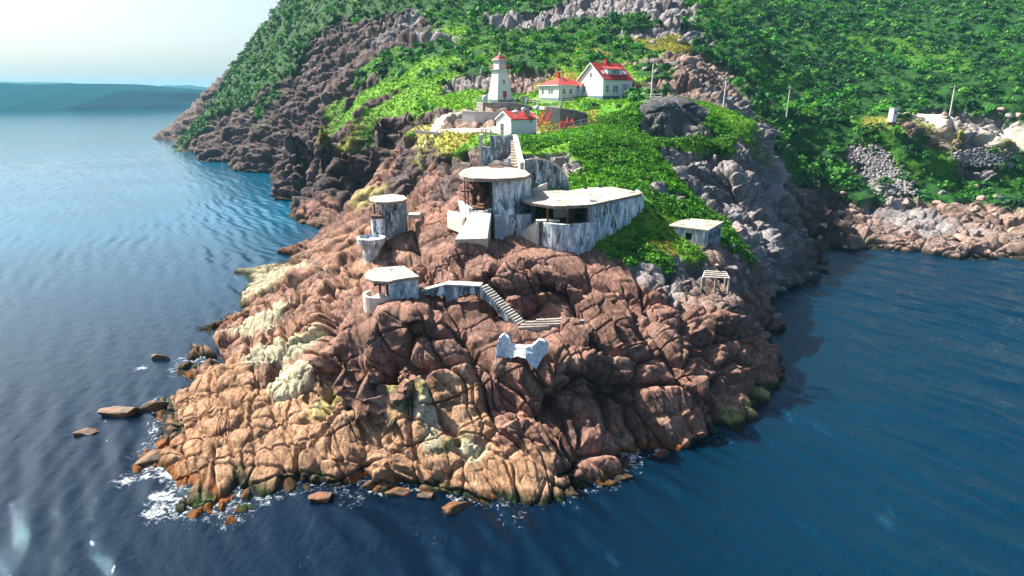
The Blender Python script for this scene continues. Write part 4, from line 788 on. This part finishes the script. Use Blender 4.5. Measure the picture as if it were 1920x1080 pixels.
# timber frame on the ledge
p0 = U(1345, 540, Y=70.5); TF = thing('ruined_frame', 'open pale frame of beams on posts standing on the right ledge', 'frame', p0); zt = U(1345, 512, Y=70.5).z
A_, B_, C_, D_ = [Vector(p) for p in poly([(1318, 519), (1368, 521), (1362, 510), (1322, 508)], zt)]
mb = rel(TF)
for k in range(4): p = A_.lerp(D_, k/3); q2 = B_.lerp(C_, k/3); mb.tube((*p, zt), (*q2, zt), .09, n=4)
mb.tube((*A_, zt-.1), (*D_, zt-.1), .1, n=4).tube((*B_, zt-.1), (*C_, zt-.1), .1, n=4); mb.build('beam', STONE_L, TF)
for p in (A_, A_.lerp(B_, .5), B_, D_, C_): MB(TF.location).box(p.x-.11, p.x+.11, p.y-.11, p.y+.11, zt-1.9, zt-.05).build('post', STONE, TF)
p = U(1334, 535, Y=71.5); RM = tag(MB((p.x, p.y, p.z-1)).tube((p.x, p.y, p.z-1), (p.x, p.y, p.z+3.4), .05, n=6).tube((p.x-.4, p.y, p.z+3.1), (p.x+.4, p.y, p.z+3.1), .03, n=5).build('iron_rod', RUST), 'thin rusty iron rod standing at the pale beam frame', 'rod'); RM.location = (p.x, p.y, p.z-1)

# ---------------------------------------------------------------- retaining walls and path
def wall_line(name, label, pts_, hgt_, th, m, cat='wall', cap=None):
    P_ = [U(a, b, Y=c) for a, b, c in pts_]; o = thing(name, label, cat, P_[0])
    mb = MB(P_[0]); 
    for a, b in zip(P_[:-1], P_[1:]): mb.side([(0, a.z-hgt_), (1, b.z-hgt_), (1, b.z), (0, a.z)], a, b, th)
    mb.build('wall_face', m, o)
    if cap:
        mb = MB(P_[0])
        for a, b in zip(P_[:-1], P_[1:]): mb.side([(0, a.z+.002), (1, b.z+.002), (1, b.z+.15), (0, a.z+.15)], a-Vector((0, .06, 0)), b-Vector((0, .06, 0)), th+.12)
        mb.build('coping', cap, o)
    return o
wall_line('terrace_wall', 'dark rubble stone retaining wall under the lighthouse terrace', [(893, 193, 160), (905, 193.5, 156), (935, 193, 154), (965, 193, 154), (985, 197, 155), (1000, 201, 158)], 2.0, .7, STONE, cap=STONE_L)
wall_line('path_wall', 'pale stone retaining wall along the path below the lighthouse', [(866, 209, 150), (890, 210, 148), (925, 211, 147), (958, 212, 147)], 2.6, .7, STONE_L, cap=STONE_L)
wall_line('yard_wall', 'dark wet retaining wall behind the red ladder', [(1024, 200, 142), (1050, 203, 139), (1080, 207, 137), (1100, 214, 136)], 4.4, .8, STONE_D)
wall_line('lawn_wall', 'low cream kerb wall along the lawn between lighthouse and bungalow', [(998, 199, 157), (1020, 199, 153), (1050, 198, 150)], .9, .4, STONE_L)
wall_line('lower_path_wall', 'long low cream kerb above the orange grass left of the shed', [(775, 244.5, 132), (810, 247, 130), (850, 251, 129), (900, 254, 127)], .5, .35, STONE_L)
# red ladder stair
a = U(1010, 236, Y=130); b = U(1022, 211, Y=138); RL = thing('red_stair', 'red steel stair climbing the dark wall right of the shed', 'stair', a)
mb = MB(a)
for off in (0, 1.4): mb.tube(a+Vector((off, 0, 0)), b+Vector((off, 0, 0)), .17, n=4)
mb.build('stringer', REDP, RL); mb = MB(a)
for k in range(12): p = a.lerp(b, (k+.5)/12); mb.box(p.x, p.x+1.4, p.y-.14, p.y+.14, p.z-.03, p.z+.03)
mb.build('treads', REDP, RL); mb = MB(a)
for off in (0, 1.4):
    mb.tube(a+Vector((off, 0, 1)), b+Vector((off, 0, 1)), .05, n=5)
    for k in range(5): p = a.lerp(b, k/4)+Vector((off, 0, 0)); mb.tube(p, p+Vector((0, 0, 1)), .05, n=5)
mb.build('handrail', REDP, RL)
p = U(1063, 238, Y=128); RW = thing('red_winch', 'red painted winch standing on the grass by the dark wall', 'winch', p)
MB().box(-1.4, -.1, -.5, .5, -.3, 1.0).build('housing', REDP, RW, .06); MB().tube((-.1, 0, .7), (1.0, 0, .7), .55, .55, 12).build('drum', REDP, RW); MB().box(.0, .12, -.6, .6, -.3, 1.9).box(1.0, 1.12, -.6, .6, -.3, 1.6).build('bracket', REDP, RW, .02)

# ---------------------------------------------------------------- railings and fences
def fence(name, label, pts_, h_, step, m, mesh=None, cat='fence', r=.04):
    P_ = [U(a, b, Y=c) for a, b, c in pts_]; o = thing(name, label, cat, P_[0]); posts = []
    for a, b in zip(P_[:-1], P_[1:]):
        k = max(1, round((b-a).length/step)); posts += [a.lerp(b, i/k) for i in range(k)]
    posts.append(P_[-1])
    for p in posts: MB(P_[0]).tube(p-Vector((0, 0, .6)), p+Vector((0, 0, h_)), r, n=6).build('post', m, o)
    mb = MB(P_[0])
    for a, b in zip(P_[:-1], P_[1:]):
        for z in (h_, h_*.5): mb.tube(a+Vector((0, 0, z)), b+Vector((0, 0, z)), r*.7, n=5)
    mb.build('rail', m, o)
    if mesh:
        mb = MB(P_[0])
        for a, b in zip(P_[:-1], P_[1:]):
            k = int((b-a).length/.25)
            for i in range(k): p = a.lerp(b, i/k); mb.tube(p, p+Vector((0, 0, h_)), .012, n=3, cap=False)
        mb.build('wire_mesh', mesh, o)
    return o
fence('terrace_railing', 'thin metal railing round the lighthouse terrace edge', [(894, 192, 159), (905, 192.5, 156), (935, 192, 154), (965, 192, 154)], 1.2, 2.2, METAL, METAL, 'railing')
fence('slope_fence', 'long mesh fence running up the green slope from the shed', [(1008, 256, 121), (1040, 250, 122), (1075, 243, 124), (1103, 236, 127)], 1.5, 2.6, METAL, METAL)
fence('lawn_fence', 'pale post fence along the lawn in front of the bungalow', [(985, 193, 157), (1015, 196, 152), (1050, 196, 149), (1075, 194, 148)], 1.0, 2.5, WHITE, METAL)
fence('house_fence', 'white fence on the rock top right of the tall house', [(1178, 186, 152), (1200, 187, 148), (1240, 186, 143)], 1.1, 1.8, WHITE, WHITE)
fence('crest_fence', 'blue grey fence on the crest beside the curving track', [(1262, 186, 141), (1290, 189, 142), (1330, 194, 143), (1352, 201, 143)], 1.1, 2.2, METAL, METAL)
fence('road_guard', 'low guard rail at the outer edge of the hillside road', [(1650, 229, 186), (1700, 233, 182), (1740, 238, 180)], .8, 3.0, GREYP, None)
fence('shed_railing', 'thin handrail along the path left of the shed', [(905, 252, 127), (930, 256, 124), (952, 259, 121.3)], 1.1, 2.0, GREYP, None, 'railing')

# ---------------------------------------------------------------- poles
def pole(pxb, pyb, pxt, pyt, Yv, r, label, m=POLE, lamp=False, name='utility_pole'):
    a = U(pxb, pyb, Y=Yv); b = U(pxt, pyt, Y=Yv); o = thing(name, label, 'pole', a, 0, None)
    MB(a).tube(a-Vector((0, 0, .8)), b, r, r*.7, n=9).build('shaft', m, o)
    mb = MB(a); d = (b-a).normalized(); c = b-d*.5; mb.box(c.x-.75, c.x+.75, c.y-.07, c.y+.07, c.z-.08, c.z+.08)
    if name == 'utility_pole': mb.build('crossarm', m, o)
    if lamp: c = b-d*1.8; MB(a).tube(c, c+Vector((1.5, -.2, .1)), .06, n=6).box(c.x+1.2, c.x+2.0, c.y-.3, c.y, c.z+.02, c.z+.22).build('lamp_arm', METAL, o)
    return o
pole(1221, 181, 1226, 111, 146, .20, 'white pole on the dark rock dome right of the tall house')
pole(1355, 208, 1363, 144, 150, .20, 'white leaning pole in front of the shaded rock face')
pole(1475, 215, 1482, 162, 188, .20, 'pole with a small lamp arm at the foot of the forested slope', lamp=True)
pole(1781, 216, 1791, 160, 186, .22, 'bare pale pole on the rocks above the hillside road')
pole(1052.5, 196, 1054, 138, 151, .17, 'grey pole standing in front of the bungalow', METAL, name='lamp_pole')
pole(968, 188, 970, 132, 168, .07, 'thin dark mast just right of the lighthouse', GREYP, name='mast')
p = U(1006, 257, Y=120); AM = thing('aerial_mast', 'thin white mast with a round white ball beside the shed', 'mast', p)
MB().tube((0, 0, -.5), (0, 0, 7.6), .06, n=6).build('shaft', WHITE, AM); MB().lathe((0, 0, 5.2), [(0, -.5), (.35, -.36), (.5, 0), (.35, .36), (0, .5)], 12).build('ball', WHITE, AM, smooth_=True)
# white booth on the road
p = U(1672, 226, Y=184); BO = thing('white_booth', 'narrow white booth with a dark opening beside the hillside road', 'booth', p, R(20))
MB().box(-.75, .75, -.75, .75, -.4, 3.3).build('wall', WHITE, BO); MB().box(-.85, .85, -.85, .85, 3.3, 3.45).build('roof', CONC_W, BO); MB().box(-.15, .45, -.79, -.7, 1.7, 2.7).build('opening', GLASS, BO)
p = U(999, 196.5, Y=160); UC = thing('utility_cabinet', 'small grey blue cabinet on the lawn right of the lighthouse', 'cabinet', U(982, 191, Y=166)); MB().box(-.7, .7, -.4, .4, -.3, 1.3).build('body', GREYP, UC, .03); MB().box(-.78, .78, -.48, .48, 1.3, 1.38).build('lid', METAL, UC)
tk = tag(MB(U(909, 191, Y=166)).lathe(U(909, 191, Y=166), [(0, -.3), (.7, -.3), (.7, 1.3), (.45, 1.6), (0, 1.65)], 14).build('fuel_tank', WHITE, smooth_=True), 'small rounded white tank left of the lighthouse foot', 'tank'); tk.location = U(909, 191, Y=166)

# ---------------------------------------------------------------- person by the lighthouse
def person(loc, rz):
    P_ = bpy.data.objects.new('person', None); sc.collection.objects.link(P_); P_.location = loc; P_.rotation_euler = (0, 0, rz)
    tag(P_, 'person in dark clothes walking beside the lighthouse base', 'person')
    J = dict(pel=(0, 0, .95), che=(0, -.02, 1.3), nek=(0, -.02, 1.5), hd=(0, -.04, 1.62), top=(0, -.03, 1.75), ls=(-.19, 0, 1.42), le=(-.26, .08, 1.14), lh=(-.24, -.02, .9), rs=(.19, 0, 1.42), re=(.27, -.12, 1.15), rh=(.24, -.26, .96), lk=(-.12, -.22, .52), lf=(-.12, -.2, .08), lt=(-.12, -.38, .04), rk=(.11, .06, .5), rf=(.12, .32, .12), rt=(.12, .22, .03), lp=(-.1, 0, .9), rp=(.1, 0, .9))
    E = [('pel', 'che'), ('che', 'nek'), ('nek', 'hd'), ('hd', 'top'), ('che', 'ls'), ('ls', 'le'), ('le', 'lh'), ('che', 'rs'), ('rs', 're'), ('re', 'rh'), ('pel', 'lp'), ('lp', 'lk'), ('lk', 'lf'), ('lf', 'lt'), ('pel', 'rp'), ('rp', 'rk'), ('rk', 'rf'), ('rf', 'rt')]
    rad_ = dict(pel=.15, che=.16, nek=.06, hd=.1, top=.08, ls=.08, le=.05, lh=.035, rs=.08, re=.05, rh=.035, lk=.065, lf=.045, lt=.04, rk=.065, rf=.045, rt=.04, lp=.11, rp=.11)
    ks = list(J); me = bpy.data.meshes.new('body'); me.from_pydata([J[k] for k in ks], [(ks.index(a), ks.index(b)) for a, b in E], [])
    o = bpy.data.objects.new('body', me); sc.collection.objects.link(o); o.parent = P_
    s = o.modifiers.new('skin', 'SKIN'); ss = o.modifiers.new('sub', 'SUBSURF'); ss.levels = ss.render_levels = 1
    for k, v in zip(ks, me.skin_vertices[0].data): v.radius = (rad_[k], rad_[k])
    me.skin_vertices[0].data[0].use_root = True; me.materials.append(plain('dark_cloth', (.03, .035, .05), .9))
    return P_
person(U(963, 190, Y=168), R(-60))
# ---------------------------------------------------------------- plants, loose stones
def leaf_mat(name):
    m, t, b = mat(name); L = t.links.new; at = N(t, 'ShaderNodeAttribute', attribute_name='Col'); L(at.outputs['Color'], b.inputs['Base Color']); b.inputs['Roughness'].default_value = .65; b.inputs['Specular IOR Level'].default_value = .25
    tr = N(t, 'ShaderNodeBsdfTranslucent'); hs = N(t, 'ShaderNodeHueSaturation', Saturation=1.1, Value=1.3); L(at.outputs['Color'], hs.inputs['Color']); L(hs.outputs[0], tr.inputs[0])
    mx = N(t, 'ShaderNodeMixShader', Fac=.28); L(b.outputs[0], mx.inputs[1]); L(tr.outputs[0], mx.inputs[2]); L(mx.outputs[0], t.nodes['Material Output'].inputs['Surface']); return m
LEAF = leaf_mat('leaves')
Xg = PD.reshape(NROW, NCOL, 3); dR = np.gradient(Xg, axis=0); dA = np.gradient(Xg, axis=1)
area = np.linalg.norm(np.cross(dR, dA), axis=2).ravel(); VW = (PD[:, 2] > .8)
def scatter(n, dens, jitter=1.0):
    p = area*np.clip(dens, 0, 1)*VW; p = p/p.sum(); idx = rng.choice(len(PD), n, p=p)
    return idx
def unit(n): v = rng.normal(size=(n, 3)); return v/np.linalg.norm(v, axis=1)[:, None]
def foliage(name, label, idx, R0, R1, nleaf, lsize, cols, flat=.75, upright=0.0, kind='stuff', cat='shrubs'):
    n = len(idx); r = rng.uniform(R0, R1, n)*(.7+.6*rng.random(n)); ctr = PD[idx]+Nn[idx]*(r*.25)[:, None]
    dirs = unit(n*nleaf).reshape(n, nleaf, 3); dirs[:, :, 2] = np.abs(dirs[:, :, 2])*1.1-.15
    rr = rng.random((n, nleaf))**.35; lump = .75+.5*rng.random((n, nleaf))*(rng.random((n, nleaf)) > .6)
    c = ctr[:, None, :]+dirs*(r[:, None, None]*rr[:, :, None]*lump[:, :, None])*np.array([1, 1, flat])
    c = c.reshape(-1, 3); m_ = len(c); nv = dirs.reshape(-1, 3)*.8+unit(m_)*.75+np.array([0, 0, .25]); nv /= np.linalg.norm(nv, axis=1)[:, None]
    if upright: nv = nv*np.array([1, 1, 1-upright]); nv /= np.linalg.norm(nv, axis=1)[:, None]
    t1 = np.cross(nv, unit(m_)); t1 /= np.linalg.norm(t1, axis=1)[:, None]; t2 = np.cross(nv, t1)
    s = (lsize*np.repeat(r, nleaf)*(.6+.8*rng.random(m_)))[:, None]; a = t1*s; b = t2*s*.7
    V = np.stack([c-a, c-b*.9+a*.1, c+a, c+b], 1).reshape(-1, 3); Fq = np.arange(m_*4).reshape(m_, 4)
    ci = np.array(cols, np.float32); k = rng.integers(0, len(ci), n); tone = (1.15 if 'hillside' in name else 1.0)*(.75+.5*rng.random(n))[:, None]*ci[k]
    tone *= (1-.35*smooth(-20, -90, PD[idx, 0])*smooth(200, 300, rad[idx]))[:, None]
    patch = 1+.6*fbm(PD[idx].astype(np.float32)/9, 3, 401); tone *= patch[:, None]
    lc = np.repeat(tone, nleaf, 0)*(.6+.75*rng.random((m_, 1))); lc = np.repeat(lc, 4, 0)
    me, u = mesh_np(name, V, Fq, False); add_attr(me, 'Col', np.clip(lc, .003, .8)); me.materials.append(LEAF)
    o = bpy.data.objects.new(name, me); sc.collection.objects.link(o); return tag(o, label, cat, None, kind)
bare = 1-cliff
PADV = pad_mask(PD[:, 0], PD[:, 1]); hard = np.ones(len(PD), np.float32)
for (a, b, Yv, rr_) in ((1060,400,83,7),(1110,385,86.5,5.5),(1165,375,91,4.5),(950,400,84,8.5),(937,190,172,4.5),(1048,190,168,7.5),(1150,184,165,7.5),(965,258,126,4.2),(1310,440,86,4),(940,290,98,4.5),(1672,226,184,1.5)):
    p = U(a, b, Y=Yv); hard *= (np.hypot(PD[:, 0]-p.x, PD[:, 1]-p.y) > rr_)
cw = lambda *t: sum(CW[:, TY.index(k)] for k in t)
nS = fbm(PD.astype(np.float32)/6, 3, 411)
idx = scatter(15000, (cw('S')*1.0+cw('L')*.8+cw('G', 'Y')*.10*(nS > .05))*(rad > 138)*bare*hard*(rad < 560))
foliage('hillside_scrub', 'dense dark green scrub and low trees covering the hillsides', idx, .8, 2.6, 34, .24, [(.012,.075,.018), (.02,.11,.02), (.035,.15,.02), (.01,.05,.018), (.05,.20,.025), (.085,.25,.03)], cat='scrub')
idx = scatter(9000, (cw('L')*1.0+cw('S')*.8+cw('G')*.25*(nS > .1))*(rad <= 142)*hard*bare)
foliage('slope_shrubs', 'bright leafy low bushes on the green slope above the bunkers', idx, .3, .75, 26, .22, [(.05,.20,.012), (.08,.27,.015), (.03,.13,.012), (.12,.32,.02)], cat='bushes')
idx = scatter(22000, (cw('G')+cw('Y')*1.0+cw('L')*.3)*(rad < 260)*hard)
iy = cw('Y')[idx] > .4
foliage('grass', 'bright green grass tufts on the slopes and lawns', idx[~iy], .16, .42, 9, .42, [(.12,.30,.02), (.17,.34,.03), (.09,.24,.02)], .9, .7, cat='grass')
foliage('dry_grass', 'yellow and orange dry grass beside the path and wall', idx[iy], .16, .42, 9, .42, [(.30,.28,.05), (.36,.26,.05), (.2,.27,.04)], .9, .7, cat='grass')

def stone_mesh(name, seed, m, sub=3, cols=None):
    bm = bmesh.new(); bmesh.ops.create_icosphere(bm, subdivisions=sub, radius=1); V = np.array([v.co[:] for v in bm.verts], np.float32)
    g_ = np.random.default_rng(seed+100)
    for _ in range(11):
        pn = g_.normal(size=3); pn /= np.linalg.norm(pn); dd_ = V @ pn - g_.uniform(.5, .8); V = V-np.maximum(dd_, 0)[:, None]*pn[None]*.95
    V = V*(1+.10*fbm((V*2.2+seed).astype(np.float32), 4, seed))[:, None]
    for v, q in zip(bm.verts, V): v.co = Vector(q.tolist())
    me = bpy.data.meshes.new(name); bm.to_mesh(me); bm.free(); me.polygons.foreach_set('use_smooth', [True]*len(me.polygons)); me.materials.append(m); return me
ST_G = plain('grey_boulder', (.24, .225, .22), .9, .4, 2.2, 0, .05); ST_P = plain('pink_boulder', (.32, .22, .185), .9, .35, 2.2, 0, .05)
bms = [stone_mesh('boulder', s, ST_G if s % 2 else ST_P) for s in range(8)]
def boulders(n, box_, ok, r0, r1, label, group, seed):
    g = np.random.default_rng(seed); k = 0; tries = 0
    while k < n and tries < 4000:
        tries += 1; px = g.uniform(box_[0], box_[2]); py = g.uniform(box_[1], box_[3]); h = hit(px, py)
        if h[2] < .5 or (ok and not ok(px, py)): continue
        gz = ground_z(h[0], h[1], .6); r = g.uniform(r0, r1)*(1.6 if g.random() < .12 else 1)
        o = bpy.data.objects.new('boulder', bms[g.integers(0, 8)]); sc.collection.objects.link(o); o.location = (h[0], h[1], gz+r*.25); o.scale = (r*g.uniform(.8, 1.4), r*g.uniform(.8, 1.3), r*g.uniform(.6, .95)); o.rotation_euler = (g.uniform(-.3, .3), g.uniform(-.3, .3), g.uniform(0, 6.3))
        tag(o, label, 'boulder', group); k += 1
boulders(42, (1500, 355, 1915, 440), None, .45, 1.5, 'rough boulder lying on the rocky shore of the right cove', 'boulders along the right cove', 5)
boulders(26, (1280, 400, 1420, 520), lambda x, y: x > 1365 or y > 490, .3, .9, 'rounded boulder on the rock flank beside the grey hut', 'boulders beside the hut', 6)
boulders(34, (1180, 30, 1330, 140), None, .6, 1.7, 'pale boulder on the scrubby ridge above the tall white house', 'boulders on the ridge', 8)
boulders(22, (1750, 205, 1915, 245), None, .6, 1.5, 'grey boulder above the hillside road', 'boulders above the road', 9)
# scree: too many stones to count
def scree(name, label, quad, n, r0, r1, seed):
    g = np.random.default_rng(seed); V = []; Fc = []; C = []
    base = [np.array(v.co[:]) for v in stone_mesh('scree_stone', 31, ST_G, 1).vertices]; fs = np.array([list(p.vertices) for p in stone_mesh('scree_stone', 31, ST_G, 1).polygons]); base = np.array(base)
    tot = 0
    for k in range(n):
        u, v = g.random(2); q = [(1-u)*(1-v)*np.array(quad[0])+u*(1-v)*np.array(quad[1])+u*v*np.array(quad[2])+(1-u)*v*np.array(quad[3])][0]
        h = hit(q[0]+g.normal()*5, q[1]+g.normal()*3); r = g.uniform(r0, r1); a = g.uniform(0, 6.3); M_ = np.array([[math.cos(a), -math.sin(a), 0], [math.sin(a), math.cos(a), 0], [0, 0, 1]])
        b = (base*r*g.uniform(.6, 1.3, 3)) @ M_.T + np.array([h[0], h[1], h[2]+r*.3+.25]); V.append(b); Fc.append(fs+tot); tot += len(b)
    me, u = mesh_np(name, np.vstack(V), np.vstack(Fc), False); me.materials.append(ST_G); o = bpy.data.objects.new(name, me); sc.collection.objects.link(o); tag(o, label, 'scree', None, 'stuff')
scree('scree', 'grey fan of loose stones between the shrubs above the cove', [(1600, 280), (1650, 278), (1720, 365), (1640, 365)], 900, .3, .7, 12)
scree('rubble', 'grey loose stones under the road embankment', [(1785, 290), (1880, 285), (1900, 318), (1800, 312)], 420, .3, .6, 13)
# weed covered rocks standing in the water
def weed_mat():
    m, t, b = mat('orange_weed'); L = t.links.new; g = N(t, 'ShaderNodeNewGeometry'); nz = N(t, 'ShaderNodeTexNoise', Scale=1.3, Detail=8, Roughness=.75); L(g.outputs['Position'], nz.inputs['Vector'])
    cr = N(t, 'ShaderNodeValToRGB'); L(nz.outputs[0], cr.inputs[0]); e_ = cr.color_ramp.elements; e_[0].position = .38; e_[0].color = (.015, .02, .01, 1); e_[1].position = .62; e_[1].color = (.27, .085, .014, 1); x = e_.new(.5); x.color = (.12, .05, .010, 1)
    L(cr.outputs[0], b.inputs['Base Color']); b.inputs['Roughness'].default_value = .55; bp = N(t, 'ShaderNodeBump', Distance=.2, Strength=1); L(nz.outputs[0], bp.inputs['Height']); L(bp.outputs[0], b.inputs['Normal']); return m
WM = weed_mat(); wms = [stone_mesh('sea_rock', 40+s, WM, 4) for s in range(4)]
for i, (px, py, sx, sy, sz, rz, lab) in enumerate([
    (228, 776, 2.6, 1.1, .8, .1, 'long low orange weed covered rock off the left shore'),
    (282, 768, 1.9, .9, .75, .35, 'orange brown rock joining the left shore to the outer skerry'),
    (162, 812, 1.3, .7, .45, 0, 'small dark weedy rock farthest out in the left water'),
    (300, 672, 1.5, .7, .45, 0, 'flat black rock awash beside the green weedy corner'),
    (605, 935, 1.3, .8, .55, .3, 'orange weed covered rock off the front ledge beside the foam'),
    (690, 912, .8, .5, .4, .3, 'small orange rock between two others in front of the ledge'),
    (748, 925, 1.2, .6, .45, 0, 'flat orange weedy rock at the foot of the front ledge'),
    (852, 952, 1.7, .9, .35, .5, 'sunken orange brown rock farthest from the front ledge'),
    (800, 932, .9, .6, .4, .2, 'little brown weed rock beside the sunken orange one'),
    (1240, 852, .8, .5, .45, 0, 'lone small rock in white water off the shaded front right'),
    (296, 860, 1.9, 1.3, .8, .6, 'bulging orange red rock at the lower left corner of the shore')]):
    p = U(px, py, z=0); o = bpy.data.objects.new('sea_rock', wms[i % 4]); sc.collection.objects.link(o); o.location = (p.x, p.y, .05); o.scale = (sx, sy, sz*1.5); o.rotation_euler = (0, 0, rz); tag(o, lab, 'rock')

# ---------------------------------------------------------------- haze over land and water
hz = MB().box(-21000, 21000, -21000, 21000, -12, 260).build('haze', bpy.data.materials.new('haze_air')); hm = hz.data.materials[0]; hm.use_nodes = True; t = hm.node_tree
t.nodes.remove(t.nodes['Principled BSDF']); pv = t.nodes.new('ShaderNodeVolumePrincipled'); pv.inputs['Color'].default_value = (.32, .74, 1.0, 1); pv.inputs['Density'].default_value = 0.0001; pv.inputs['Anisotropy'].default_value = .0
t.links.new(pv.outputs[0], t.nodes['Material Output'].inputs['Volume']); hz['kind'] = 'stuff'; hz['label'] = 'thin pale blue sea haze'
